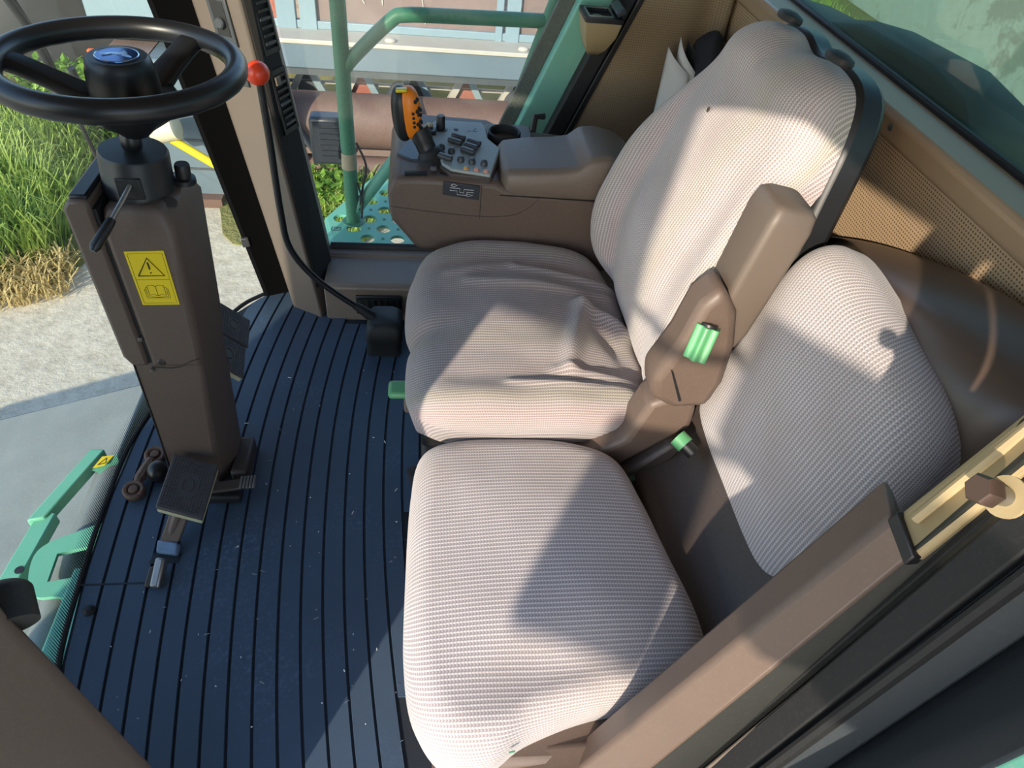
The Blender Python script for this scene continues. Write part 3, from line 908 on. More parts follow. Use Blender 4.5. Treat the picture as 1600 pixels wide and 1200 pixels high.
# brown box under the cushion
bx = [(0.02, 0.345), (0.06, 0.312), (0.27, 0.306), (0.46, 0.306), (0.50, 0.36), (0.50, 0.82), (0.02, 0.82)]
prism('seat_box', bx, Matrix.Translation((0, 0, 0.0)), 0.375, m_brown, bs, bevel=0.012)
loft('box_moulding', [[(x, y, z) for x, y, z in ((0.10 + t * 0.06, 0.300 + 0.004 * t, 0.36 - t * 0.36), (0.13 + t * 0.09, 0.296, 0.36 - t * 0.36), (0.32, 0.292, 0.40 - t * 0.40), (0.34, 0.33, 0.40 - t * 0.40), (0.12, 0.34, 0.37 - t * 0.37))] for t in (0.0, 0.35, 0.7, 1.0)], m_brown, bs, bevel=0.01, seg=3)
# moulded panel between cushion and backrest
rings = []
for y in (0.31, 0.50, 0.70, 0.86):
    k = (y - 0.31) * 0.02
    rings.append([(0.37 + k, y, 0.36), (0.385 + k, y, 0.40), (0.415, y, 0.405), (0.46, y, 0.44), (0.505, y, 0.52), (0.56, y, 0.62), (0.60, y, 0.62), (0.60, y, 0.30), (0.37 + k, y, 0.30)])
loft('back_moulding', rings, m_brown_d, bs, bevel=0.01, seg=3)
obox('moulding_rib', (0.445, 0.845, 0.435), (0.05, 0, 0.035), (0, 0.006, 0), (-0.004, 0, 0.006), m_brown, bs, bevel=0.003)
for t in (0.2, 0.45):
    lathe('moulding_rivet', [(0.0004, 0), (0.005, 0), (0.004, 0.002), (0.0004, 0.003)], frame((0.42 + t * 0.08, 0.80, 0.412 + t * 0.06), (-0.5, 0, 0.8)), m_taupe, bs, n=10)
# backrest
upb = Vector((0.065, 0.0, 0.40)).normalized(); nb = Vector((-upb.z, 0, upb.x))
ob0 = Vector((0.500, 0.0, 0.478))
mxd = Matrix(((upb.x, 0, nb.x, ob0.x), (upb.y, 1, nb.y, ob0.y), (upb.z, 0, nb.z, ob0.z), (0, 0, 0, 1)))
def bb_disp(a, b, rho):
    return 0.030 * (1 - rho ** 2) + 0.001 * noise.noise(Vector((a * 9, b * 9, 2.2)))
bo = [(-0.02, 0.68), (-0.02, 0.56), (0.0, 0.49), (0.06, 0.462), (0.16, 0.456), (0.26, 0.458), (0.34, 0.470), (0.382, 0.512), (0.396, 0.58), (0.402, 0.68), (0.408, 0.79), (0.385, 0.842), (0.32, 0.862), (0.20, 0.866), (0.09, 0.884), (0.01, 0.870), (-0.018, 0.80)]
pillow('backrest_cover', bo, (0.20, 0.665), mxd, 0.045, 0.16, 0.075, m_fabric2, bs, bb_disp, tuck=0.02, na=180, nr=50)
prism('back_board', [(p.x, p.y) for p in closed_smooth([Vector((0.20 + (a - 0.20) * 0.93, 0.665 + (b - 0.665) * 0.93, 0)) for a, b in bo], 3)], mxd @ Matrix.Translation((0, 0, -0.09)), 0.03, m_black, bs)

# moulded brown compartment behind the buddy backrest
rings = []
for y, top, dep, low in ((1.12, 0.705, 0.760, 0.66), (1.04, 0.752, 0.715, 0.62), (0.94, 0.805, 0.670, 0.58), (0.80, 0.862, 0.628, 0.58), (0.66, 0.905, 0.600, 0.62), (0.56, 0.920, 0.592, 0.66), (0.49, 0.922, 0.605, 0.68), (0.43, 0.920, 0.65, 0.69), (0.40, 0.918, 0.72, 0.69), (0.29, 0.915, 0.735, 0.69)):
    rings.append([(0.778, y, top), (0.74, y, top - 0.002), (dep + 0.05, y, top - 0.012), (dep + 0.02, y, top - 0.035), (dep, y, top - 0.085), (dep + 0.005, y, top - 0.14), (dep + 0.02, y, low - 0.05), (0.778, y, low - 0.10)])
o = loft('storage_compartment', rings, M('satin_brown_plastic', s(92, 77, 68), 0.36, var=0.06), sub=2)
tag(o, 'bulging brown plastic compartment behind the buddy backrest', 'compartment')
box('lower_cover', (0.66, 0.32, 0.36), (0.778, 0.62, 0.70), m_brown_d, o, bevel=0.02)

# ------------------------------------------------------------------ control console
cc = empty('control_console', (0.15, 1.55, 0.40), 'brown right-hand control console with grey button panel and armrest', 'console')
body = [(-0.058, 0.650), (-0.073, 0.612), (-0.069, 0.550), (-0.012, 0.475), (0.12, 0.45), (0.45, 0.42), (0.45, 0.61), (0.20, 0.630), (0.16, 0.648), (0.0, 0.654)]
yz(body, 1.385, 1.72, 'console_body', m_brown, cc, bevel=0.014, seg=3)
# faint part lines on the near side
box('part_line', (0.1285, 1.3835, 0.560), (0.1295, 1.386, 0.640), m_black, cc)
tube('part_line', smoothpath([(-0.068, 1.3845, 0.584), (0.02, 1.3845, 0.574), (0.128, 1.3845, 0.566), (0.20, 1.3845, 0.571), (0.235, 1.3845, 0.590), (0.26, 1.3845, 0.618)], 4), 0.0007, m_brown_d, cc, n=6)
tube('part_line', [(0.17, 1.3845, 0.620), (0.44, 1.3845, 0.612)], 0.0012, m_black, cc, n=6)
# raised rear deck that carries the button panel
pl = [(0.036, 1.651), (0.143, 1.648), (0.151, 1.627), (0.153, 1.56), (0.178, 1.511), (0.146, 1.383), (0.063, 1.403), (0.044, 1.427), (0.038, 1.464), (0.011, 1.568), (0.011, 1.605)]
cxp = sum(p[0] for p in pl) / len(pl); cyp = sum(p[1] for p in pl) / len(pl)
big = [(cxp + (x - cxp) * 1.06, cyp + (y - cyp) * 1.05) for x, y in pl]
prism('panel_deck', [(x, max(y, 1.388)) for x, y in big], Matrix.Translation((0, 0, 0.63)), 0.032, m_brown_d, cc, bevel=0.006)
pp = prism('button_panel', pl, Matrix.Translation((0, 0, 0.660)), 0.0085, m_grey_plate, cc, bevel=0.003)
bp = [(0.012, 1.627), (0.040, 1.485), (0.034, 1.462), (-0.022, 1.462), (-0.055, 1.490), (-0.026, 1.565)]
prism('black_deck', [(-0.018 + (x + 0.018) * 1.12, 1.53 + (y - 1.53) * 1.12) for x, y in bp], Matrix.Translation((0, 0, 0.63)), 0.022, m_brown, cc, bevel=0.006)
prism('slate_panel', bp, Matrix.Translation((0, 0, 0.650)), 0.006, m_navy, cc, bevel=0.002)
# buttons
def longkey(x, y, L=0.030, w=0.012):
    d = Vector((L / 2, -0.010, 0)); n_ = Vector((0.004, w / 2, 0))
    return obox('rocker_button', (x, y, 0.6745), d, n_, (0, 0, 0.006), m_key, pp, bevel=0.005, seg=3)
for x, y in ((0.084, 1.548), (0.075, 1.524), (0.118, 1.523), (0.110, 1.502), (0.102, 1.479), (0.051, 1.444)):
    longkey(x, y)
for x, y in ((0.044, 1.497), (0.066, 1.481), (0.085, 1.442), (0.109, 1.434), (0.135, 1.428)):
    lathe('dome_button', [(0.0003, 0.013), (0.004, 0.0125), (0.0075, 0.010), (0.0092, 0.005), (0.0095, 0.0)], frame((x, y, 0.667), (0, 0, 1)) @ Matrix.Diagonal((0.85, 1.15, 1, 1)), m_key, pp, n=18)
for k, (x, y) in enumerate(((0.095, 1.405), (0.117, 1.401), (0.137, 1.395))):
    lathe('indicator_lamp', [(0.0003, 0.005), (0.004, 0.0045), (0.0062, 0.002), (0.0064, 0.0)], frame((x, y, 0.668), (0, 0, 1)), m_amber if k == 0 else m_pinkled, pp, n=16)
lathe('dial', [(0.0003, 0.034), (0.0085, 0.034), (0.0098, 0.031), (0.0108, 0.004), (0.016, 0.003), (0.017, 0.0)], frame((0.044, 1.597, 0.667), (0, 0, 1)), m_black, pp, n=24)
lathe('socket', [(0.0003, 0.001), (0.0050, 0.001), (0.0055, 0.0)], frame((0.080, 1.598, 0.6685), (0, 0, 1)), m_rubber, pp, n=16)
plate('print_mark', rrect(0.012, 0.010, 0.002, 2), [rrect(0.0095, 0.0075, 0.001, 2)], Matrix.Translation((0.111, 1.597, 0.6690)), 0.0006, m_white, pp)
obox('print_stroke', (0.124, 1.603, 0.669), (0.004, 0.007, 0), (0.0006, -0.0004, 0), (0, 0, 0.0003), m_navy, pp)
box('print_stroke', (0.120, 1.592, 0.6687), (0.131, 1.5935, 0.6692), m_navy, pp)
sw1 = obox('rocker_switch', (0.021, 1.583, 0.668), (0.006, -0.022, 0), (0.007, 0.002, 0), (0, 0, 0.010), m_black, cc, bevel=0.002)
obox('switch_cap', (0.019, 1.592, 0.680), (0.003, -0.011, 0.002), (0.005, 0.001, 0), (0, 0, 0.004), m_paper2, sw1, bevel=0.002)
# lever slots and pattern decal
def slot(pts, z):
    path = [Vector((x, y, z)) for x, y in pts]
    return path
v, f = tube_vf([(-0.036, 1.402, 0.653), (0.012, 1.405, 0.654)], 0.0115, 12)
obj('lever_slot', [(x, y, 0.6535 + (z - 0.6535) * 0.2) for x, y, z in v], f, m_rubber, cc, smooth=True)
v, f = tube_vf([(0.040, 1.412, 0.653), (0.10, 1.398, 0.652)], 0.006, 12)
obj('lever_slot', [(x, y, 0.6525 + (z - 0.6525) * 0.2) for x, y, z in v], f, m_rubber, cc, smooth=True)
dc = obj('shift_pattern_plate', [(0.046, 1.3825, 0.648), (0.126, 1.3825, 0.641), (0.124, 1.3825, 0.606), (0.045, 1.3825, 0.617), (0.046, 1.386, 0.648), (0.126, 1.386, 0.641), (0.124, 1.386, 0.606), (0.045, 1.386, 0.617)],
         [(0, 3, 2, 1), (4, 5, 6, 7), (0, 1, 5, 4), (1, 2, 6, 5), (2, 3, 7, 6), (3, 0, 4, 7)], m_navy, cc, bevel=0.0015)
def stroke(name, pts, r, m, parent):
    return tube(name, pts, r, m, parent, n=5)
yS = 1.3815
for pts in ([(0.062, 0.619), (0.084, 0.618), (0.084, 0.609), (0.093, 0.608), (0.093, 0.616), (0.115, 0.615)], [(0.062, 0.613), (0.078, 0.612), (0.078, 0.603), (0.099, 0.602), (0.099, 0.610), (0.115, 0.609)],
            [(0.100, 0.606), (0.113, 0.6025), (0.100, 0.599), (0.100, 0.606)], [(0.064, 0.625), (0.070, 0.6285), (0.078, 0.625), (0.070, 0.6215), (0.064, 0.625)]):
    stroke('pattern_line', [(x * 0.979, yS, 1.375 - (1.375 - z) * 0.979) for x, z in pts], 0.0007, m_white, dc)
# padded armrest with a raised rear end
rings = []
for x, zt, yn, yf in ((0.172, 0.664, 1.403, 1.545), (0.185, 0.674, 1.383, 1.562), (0.24, 0.680, 1.376, 1.570), (0.30, 0.684, 1.376, 1.572), (0.335, 0.690, 1.376, 1.572), (0.362, 0.712, 1.376, 1.572), (0.395, 0.716, 1.378, 1.568), (0.440, 0.708, 1.383, 1.560), (0.47, 0.690, 1.393, 1.55)):
    yc = (yn + yf) / 2; hw = (yf - yn) / 2
    rings.append([(x, yc + hw * cy, z) for cy, z in ((-0.80, zt), (0.80, zt), (0.97, zt - 0.012), (1.0, zt - 0.045), (0.9, 0.612), (-0.80, 0.602), (-0.97, 0.632), (-1.0, zt - 0.028), (-0.94, zt - 0.008))])
loft('armrest', rings, m_taupe, cc, bevel=0.010, seg=4, auto=1.2)
# cup holder and its rim
lathe('cup_holder', [(0.0005, -0.05), (0.030, -0.05), (0.033, 0.0), (0.036, 0.003), (0.039, 0.0), (0.039, -0.06)], frame((0.195, 1.600, 0.668), (0, 0, 1)), m_rubber, cc, n=28)
prism('holder_deck', rrect(0.12, 0.14, 0.02, 4, 0.21, 1.62), Matrix.Translation((0, 0, 0.58)), 0.070, m_brown, cc, bevel=0.008)
tube('harness_clip', [(0.262, 1.60, 0.672), (0.268, 1.62, 0.70), (0.29, 1.63, 0.698)], 0.008, m_black, cc, n=8)

# ------------------------------------------------------------------ multi-function lever
lvv = empty('control_lever', (0.020, 1.475, 0.655), 'orange and black multi-button hand lever on the control console', 'lever')
gx = frame((-0.030, 1.49, 0.748), (-0.10, -0.10, 1.0), (1, 0, 0))
def ell(name, c, rx, ry, rz, m, parent, p=2.4, n=28, k=18, mx=gx):
    rings = []
    for i in range(k + 1):
        a = -math.pi / 2 + math.pi * i / k
        cz = math.copysign(abs(math.sin(a)) ** (2 / p), math.sin(a)); cr = max(abs(math.cos(a)) ** (2 / p), 0.002)
        ring = []
        for q in range(n):
            t = 2 * math.pi * q / n
            ct = math.copysign(abs(math.cos(t)) ** (2 / p), math.cos(t)); stt = math.copysign(abs(math.sin(t)) ** (2 / p), math.sin(t))
            ring.append(mx @ Vector((c[0] + rx * cr * ct, c[1] + ry * cr * stt, c[2] + rz * cz)))
        rings.append(ring)
    return loft(name, rings, m, parent, smooth=True)
gr = ell('grip', (0.006, 0, 0.0), 0.024, 0.029, 0.058, m_orange, lvv)
ell('grip_back', (-0.012, 0.004, -0.003), 0.022, 0.031, 0.061, m_black, lvv)
obox('thumb_tab', gx @ Vector((-0.006, -0.010, 0.056)), gx.to_3x3() @ Vector((0.012, 0, 0)), gx.to_3x3() @ Vector((0, 0.010, -0.002)), gx.to_3x3() @ Vector((0, 0, 0.004)), m_ytab, lvv, bevel=0.003)
def gbtn(u, w, r=0.0045, rect=False):
    th = math.radians(u)
    d = Vector((math.cos(th), math.sin(th), 0))
    p = 2.4
    cr = max(0.05, 1 - abs(w / 0.058) ** p) ** (1 / p)
    den = (abs(d.x / 0.024) ** p + abs(d.y / 0.029) ** p) ** (-1 / p)
    pos = gx @ Vector((0.006 + d.x * den * cr, d.y * den * cr, w))
    nn_ = gx.to_3x3() @ Vector((d.x, d.y, w * 4))
    lathe('thumb_button', [(0.0003, 0.0022), (r * 0.8, 0.0020), (r, 0.0005), (r, -0.002)], frame(pos, nn_), m_black, gr, n=10)
for w in (0.012, 0.002, -0.008, -0.018): gbtn(-75, w, 0.0035)
for u, w in ((-38, 0.036), (-55, 0.034), (-40, 0.018), (-55, 0.014), (-48, 0.006), (-30, 0.012), (-34, 0.002), (-42, -0.010), (-58, -0.014), (-46, -0.022), (-30, -0.016), (-36, -0.028)): gbtn(u, w, 0.0046)
tube('shaft', smoothpath([(-0.008, 1.49, 0.715), (0.006, 1.485, 0.685), (0.018, 1.478, 0.660), (0.022, 1.474, 0.645)], 5), [0.022] * 5 + [0.021] * 5 + [0.019] * 6, m_black, lvv, n=18)
tube('boot', smoothpath([(0.014, 1.480, 0.672), (0.022, 1.474, 0.656), (0.024, 1.468, 0.640)], 5), [0.023, 0.026, 0.028, 0.030, 0.031, 0.033, 0.035, 0.037, 0.038, 0.039, 0.039], m_rubber, lvv, n=20)
obox('lever_tail', (0.026, 1.427, 0.651), (0.007, 0, 0), (0, 0.020, -0.014), (0, 0.003, 0.005), m_key, lvv, bevel=0.003)

# ------------------------------------------------------------------ steering column
sc_ = empty('steering_column', (-0.50, 1.13, 0.0), 'tall brown steering column with yellow warning sticker', 'steering column')
def yn(z): return 1.083 - 0.056 * z
def lerp_tab(tab, z):
    for (z0, a), (z1, b) in zip(tab, tab[1:]):
        if z0 <= z <= z1: return a + (b - a) * (z - z0) / (z1 - z0)
    return tab[0][1] if z < tab[0][0] else tab[-1][1]
XL = [(0.0, -0.588), (0.285, -0.571), (0.417, -0.566), (0.775, -0.560)]
XN = [(0.0, -0.467), (0.443, -0.421), (0.72, -0.404), (0.80, -0.401)]
XF = [(0.0, -0.436), (0.473, -0.408), (0.74, -0.392), (0.80, -0.390)]
def csec(z, inset=0.0, dx0=0.0, top=0.0):
    xl, xn, xf = lerp_tab(XL, z) + inset + dx0, lerp_tab(XN, z) - inset, lerp_tab(XF, z) - inset
    y0 = yn(z) + inset
    return [(xl, y0, z), (xn, y0, z), (xf, y0 + 0.055, z), (xf, 1.205 - inset, z), (xl, 1.205 - inset, z)]
loft('lower_cover', [csec(z, 0.004, 0.004) for z in (-0.005, 0.2, 0.415)], m_brown, sc_, bevel=0.008)
rings = [csec(z, 0.0, 0.046) for z in (0.400, 0.5, 0.60, 0.715)] + [csec(0.752, 0.016, 0.036)]
loft('upper_cover', rings, m_brown, sc_, bevel=0.010, seg=3)
# front slice of the column, separated by a dark seam
rings = []
for z in (0.405, 0.43, 0.60, 0.755, 0.772):
    xl = lerp_tab(XL, z); y0 = yn(z) - 0.002
    ins = 0.012 if z in (0.405, 0.772) else 0.0
    rings.append([(xl + ins, y0, z), (xl + 0.042, y0, z), (xl + 0.042, 1.205, z), (xl + ins, 1.205, z)])
fs = loft('front_cover', rings, m_brown, sc_, bevel=0.006)
loft('top_pad', [[(-0.548, 1.045, z), (-0.520, 1.045, z), (-0.520, 1.19, z), (-0.548, 1.19, z)] for z in (0.768, 0.778)], m_black, fs, bevel=0.004)
loft('seam', [[(lerp_tab(XL, z) + 0.041, yn(z) + 0.004, z), (lerp_tab(XL, z) + 0.048, yn(z) + 0.004, z), (lerp_tab(XL, z) + 0.048, 1.19, z), (lerp_tab(XL, z) + 0.041, 1.19, z)] for z in (0.41, 0.755)], m_rubber, sc_)
tube('lower_seam', [(lerp_tab(XL, z) + 0.013, yn(z) + 0.004, z) for z in (0.01, 0.2, 0.41)], 0.002, m_rubber, sc_, n=6)
tube('cover_joint', smoothpath([(-0.520, yn(0.40) - 0.0005, 0.402), (-0.475, yn(0.40) - 0.0005, 0.400), (-0.445, yn(0.42) - 0.0005, 0.418), (-0.425, yn(0.43) - 0.0005, 0.426)], 5), 0.0009, m_rubber, sc_, n=6)
for x, z, r, m in ((-0.522, 0.475, 0.005, m_steel), (-0.500, 0.415, 0.009, m_brown_d), (-0.522, 0.392, 0.004, m_steel)):
    sc1 = lathe('screw', [(0.0003, 0.003), (r * 0.6, 0.003), (r, 0.0), (r, -0.003)], frame((x, yn(z), z), (0, -1, 0.05)), m, sc_, n=16)
    lathe('screw_socket', [(0.0003, 0.0034), (r * 0.4, 0.0034), (r * 0.4, 0.002)], frame((x, yn(z), z), (0, -1, 0.05)), m_rubber, sc1, n=6)
# warning sticker
sn = Vector((0, -1, -0.056)).normalized()
def sp(x, z, off): return Vector((x, yn(z), z)) + sn * off
Q = [(-0.492, 0.677), (-0.428, 0.681), (-0.430, 0.563), (-0.493, 0.561)]
def sq(u, v, off):   # u across 0..1, v up 0..1
    xt = Q[0][0] + (Q[1][0] - Q[0][0]) * u; zt = Q[0][1] + (Q[1][1] - Q[0][1]) * u
    xb = Q[3][0] + (Q[2][0] - Q[3][0]) * u; zb = Q[3][1] + (Q[2][1] - Q[3][1]) * u
    return sp(xb + (xt - xb) * v, zb + (zt - zb) * v, off)
st = obj('warning_sticker', [sq(u, v, 0.0012) for u, v in ((0, 0), (1, 0), (1, 1), (0, 1))] + [sq(u, v, 0.0002) for u, v in ((0, 0), (1, 0), (1, 1), (0, 1))],
         [(0, 1, 2, 3), (4, 7, 6, 5), (0, 4, 5, 1), (1, 5, 6, 2), (2, 6, 7, 3), (3, 7, 4, 0)], m_yellow, sc_)
st['label'] = 'yellow sticker with warning triangle and open manual symbol'
def ink(pts, r=0.0006, name='printed_line'):
    tube(name, [sq(u, v, 0.0013) for u, v in pts], r, m_ink, st, n=5)
ink([(0.06, 0.04), (0.94, 0.04), (0.94, 0.96), (0.06, 0.96), (0.06, 0.04)], 0.0003)
ink([(0.06, 0.49), (0.94, 0.49)], 0.0004)
ink([(0.16, 0.56), (0.84, 0.56), (0.52, 0.88), (0.16, 0.56)], 0.0012, 'warning_triangle')
ink([(0.50, 0.80), (0.505, 0.68)], 0.0015, 'exclamation_mark')
ink([(0.508, 0.625), (0.508, 0.610)], 0.0014, 'exclamation_dot')
for pts in ([(0.5, 0.18), (0.5, 0.36)], [(0.5, 0.36), (0.40, 0.385), (0.28, 0.37), (0.28, 0.19), (0.40, 0.205), (0.5, 0.18)], [(0.5, 0.36), (0.60, 0.385), (0.72, 0.37), (0.72, 0.19), (0.60, 0.205), (0.5, 0.18)],
            [(0.26, 0.34), (0.23, 0.34), (0.23, 0.165), (0.5, 0.15), (0.77, 0.165), (0.77, 0.34), (0.74, 0.34)], [(0.21, 0.31), (0.19, 0.31), (0.19, 0.14), (0.81, 0.14), (0.81, 0.31), (0.79, 0.31)]):
    ink(pts, 0.00045, 'manual_symbol')
# collar, shaft, levers, knob
cen = Vector((-0.455, 1.125, 0.0)); tl = Vector((0.10, 0, 1)).normalized()
cmx = frame((-0.470, 1.125, 0.742), tl)
lathe('collar', [(0.0005, 0.0), (0.056, 0.0), (0.056, 0.018), (0.0545, 0.020), (0.053, 0.072), (0.050, 0.077), (0.0005, 0.078)], cmx, m_black, sc_, n=48)
lathe('steering_shaft', [(0.014, 0.08), (0.016, 0.084), (0.016, 0.10), (0.0145, 0.102), (0.0145, 0.16)], cmx, m_softblack, sc_, n=24)
wnd = obox('lever_window', (-0.462, 1.0705, 0.778), (0.020, 0, 0), (0, 0.002, 0), (0, 0.0, 0.018), m_rubber, sc_, bevel=0.002)
tube('tilt_lever', smoothpath([(-0.460, 1.072, 0.785), (-0.468, 1.052, 0.772), (-0.482, 1.022, 0.752), (-0.492, 1.004, 0.738)], 4), 0.0042, m_steel, sc_, n=10)
tube('lever_grip', [(-0.482, 1.022, 0.752), (-0.486, 1.015, 0.747), (-0.503, 0.984, 0.725), (-0.506, 0.978, 0.721)], [0.0065, 0.008, 0.0088, 0.005], m_softblack, sc_, n=14)
kmx2 = frame((-0.404, 1.150, 0.752), (0.10, -0.02, 1))
lathe('rotary_knob', [(0.020, 0.0), (0.019, 0.008), (0.0125, 0.010), (0.0125, 0.030), (0.011, 0.033), (0.0005, 0.033)], kmx2, m_black, sc_, n=24)
lathe('blank_plug', [(0.013, 0.0), (0.012, 0.003), (0.0005, 0.004)], frame((-0.413, 1.085, 0.7465), (0.25, -0.25, 1)), m_brown_d, sc_, n=24)

# ------------------------------------------------------------------ steering wheel
wc = Vector((-0.442, 1.115, 0.955)); wn = Vector((0.035, 0.0, 1.0)).normalized()
wmx = frame(wc, wn)
sw_ = empty('steering_wheel', wc - wn * 0.07, 'black three-spoke steering wheel on the brown column', 'steering wheel')
rings = []
Rm, rt = 0.163, 0.0165
for i in range(72):
    a = 2 * math.pi * i / 72
    ring = []
    for q in range(18):
        b = 2 * math.pi * q / 18
        rr = rt * (1 + 0.02 * math.sin(24 * a) * (1 if math.sin(b) < -0.3 else 0))
        ring.append(wmx @ Vector(((Rm + rr * math.cos(b)) * math.cos(a), (Rm + rr * math.cos(b)) * math.sin(a), rr * 1.05 * math.sin(b))))
    rings.append(ring)
rings.append(rings[0])
loft('rim', rings, m_softblack, sw_, cap=False, smooth=True)
for an in (63, 183, 303):
    a = math.radians(an); d = Vector((math.cos(a), math.sin(a), 0)); t = Vector((-math.sin(a), math.cos(a), 0))
    rings = []
    for rr, z, w, th in ((0.160, -0.002, 0.019, 0.011), (0.135, -0.010, 0.020, 0.011), (0.10, -0.026, 0.021, 0.011), (0.06, -0.046, 0.025, 0.012), (0.025, -0.056, 0.028, 0.012)):
        rings.append([wmx @ (d * rr + t * x + Vector((0, 0, z + y))) for x, y in rrect(2 * w, 2 * th, 0.008, 3)])
    loft('spoke', rings, m_softblack, sw_, smooth=True, auto=1.0)
lathe('hub_dish', [(0.020, -0.105), (0.030, -0.095), (0.062, -0.072), (0.078, -0.052), (0.070, -0.040), (0.0005, -0.040)], wmx, m_softblack, sw_, n=40)
prof = []
n = 120
rings = []
for r, z, kn_ in ((0.050, -0.045, 0), (0.0495, -0.030, 1), (0.047, -0.004, 1), (0.0462, 0.0, 0), (0.044, 0.010, 0), (0.040, 0.014, 0), (0.0005, 0.0145, 0)):
    rings.append([wmx @ Vector(((r + kn_ * (0.0007 if q % 2 else -0.0007)) * math.cos(2 * math.pi * q / n), (r + kn_ * (0.0007 if q % 2 else -0.0007)) * math.sin(2 * math.pi * q / n), z)) for q in range(n)])
hp = loft('horn_pad', rings, m_black, sw_, smooth=True)
em = lathe('emblem', [(0.0298, 0.0140), (0.0295, 0.0155), (0.0005, 0.0158)], wmx, m_emblem, hp, n=40)
rg = []
for i in range(48):
    a = 2 * math.pi * i / 48
    rg.append([wmx @ Vector(((0.0292 + 0.0010 * math.cos(b)) * math.cos(a), (0.0292 + 0.0010 * math.cos(b)) * math.sin(a), 0.0155 + 0.0009 * math.sin(b))) for b in (0, 1.57, 3.14, 4.71)])
rg.append(rg[0])
loft('emblem_ring', rg, m_silver, hp, cap=False, smooth=True)
# leaping animal silhouette on the badge, a flat raised shape
sil = [(-0.022, -0.004), (-0.016, -0.002), (-0.010, 0.003), (-0.004, 0.004), (0.002, 0.004), (0.006, 0.009), (0.005, 0.014), (0.009, 0.011), (0.012, 0.008), (0.014, 0.004), (0.011, 0.002), (0.016, -0.001), (0.022, -0.006), (0.014, -0.004), (0.007, -0.002), (0.002, -0.003), (-0.006, -0.002), (-0.010, -0.006), (-0.017, -0.011), (-0.012, -0.005), (-0.016, -0.005)]
prism('emblem_figure', sil, wmx @ Matrix.Translation((0, 0, 0.0156)), 0.0012, m_silver, hp)

# ------------------------------------------------------------------ pedals and floor levers
def tread(c, e1, e2, nn_, rows, cols, parent, ringr=0.016):
    """small studs on a pedal rubber, joined into one part, plus an oval badge"""
    v, f = [], []
    for i in range(rows):
        for j in range(cols):
            u, w = -0.86 + 1.72 * i / (rows - 1), -0.86 + 1.72 * j / (cols - 1)
            if (u / 0.42) ** 2 + (w / 0.42) ** 2 < 1: continue
            p = c + e1 * u + e2 * w
            a, b = e1.normalized() * 0.0018, e2.normalized() * 0.0018
            k = len(v)
            v += [p - a - b, p + a - b, p + a + b, p - a + b] + [p + nn_ * 0.0016 + (-a - b) * 0.6, p + nn_ * 0.0016 + (a - b) * 0.6, p + nn_ * 0.0016 + (a + b) * 0.6, p + nn_ * 0.0016 + (-a + b) * 0.6]
            f += [(k + 4, k + 5, k + 6, k + 7), (k, k + 1, k + 5, k + 4), (k + 1, k + 2, k + 6, k + 5), (k + 2, k + 3, k + 7, k + 6), (k + 3, k, k + 4, k + 7)]
    obj('tread_studs', v, f, m_pedal, parent, kind='stuff')
    path = [c + nn_ * 0.0008 + e1.normalized() * ringr * 0.75 * math.cos(t) + e2.normalized() * ringr * math.sin(t) for t in [2 * math.pi * q / 24 for q in range(25)]]
    tube('badge_ring', path, 0.0011, m_pedal, parent, n=6)
def pedal(name, c, e1, e2, th, label, cat, arm, rows=13, cols=15):
    c, e1, e2 = Vector(c), Vector(e1), Vector(e2)
    nn_ = e1.cross(e2).normalized()
    if nn_.z < 0: nn_ = -nn_
    e = empty(name, (c.x, c.y, 0), label, cat)
    obox('pad_plate', c - nn_ * th * 0.9, e1 * 0.98, e2 * 0.98, nn_ * th * 0.45, m_cream, e, bevel=0.003)
    obox('pad_rubber', c - nn_ * th * 0.25, e1, e2, nn_ * th * 0.25, m_pedal, e, bevel=0.003)
    tread(c, e1, e2, nn_, rows, cols, e)
    tube('pedal_arm', smoothpath(arm, 5), 0.011, m_brown, e, n=10)
    return e
pedal('brake_pedal', (-0.470, 1.435, 0.205), (0.034, -0.004, -0.026), (-0.006, 0.052, 0.002), 0.016, 'far black brake pedal of the pair beyond the steering column', 'pedal', [(-0.49, 1.43, 0.18), (-0.55, 1.42, 0.12), (-0.58, 1.40, 0.0)])
pedal('brake_pedal', (-0.462, 1.325, 0.205), (0.034, -0.004, -0.026), (-0.006, 0.052, 0.002), 0.016, 'near black brake pedal of the pair partly behind the column', 'pedal', [(-0.48, 1.32, 0.18), (-0.54, 1.31, 0.12), (-0.57, 1.30, 0.0)])
lp = pedal('foot_pedal', (-0.500, 0.992, 0.118), (0.047, -0.010, -0.010), (0.006, 0.064, 0.012), 0.022, 'single black studded foot pedal in front of the column base', 'pedal', [(-0.508, 0.965, 0.092), (-0.528, 0.940, 0.055), (-0.545, 0.915, 0.0)], 14, 18)
obox('paint_worn_foot', (-0.543, 0.905, 0.010), (0.022, -0.004, 0), (0, 0.012, 0.006), (0, -0.004, 0.012), M('worn_blue_steel', s(108, 132, 160), 0.6, var=0.3, vscale=80), lp, bevel=0.004)
obox('arm_web', (-0.522, 0.945, 0.060), (0.020, -0.002, 0.0), (-0.018, -0.028, -0.040), (0.0, 0.006, -0.005), m_brown, lp, bevel=0.003)
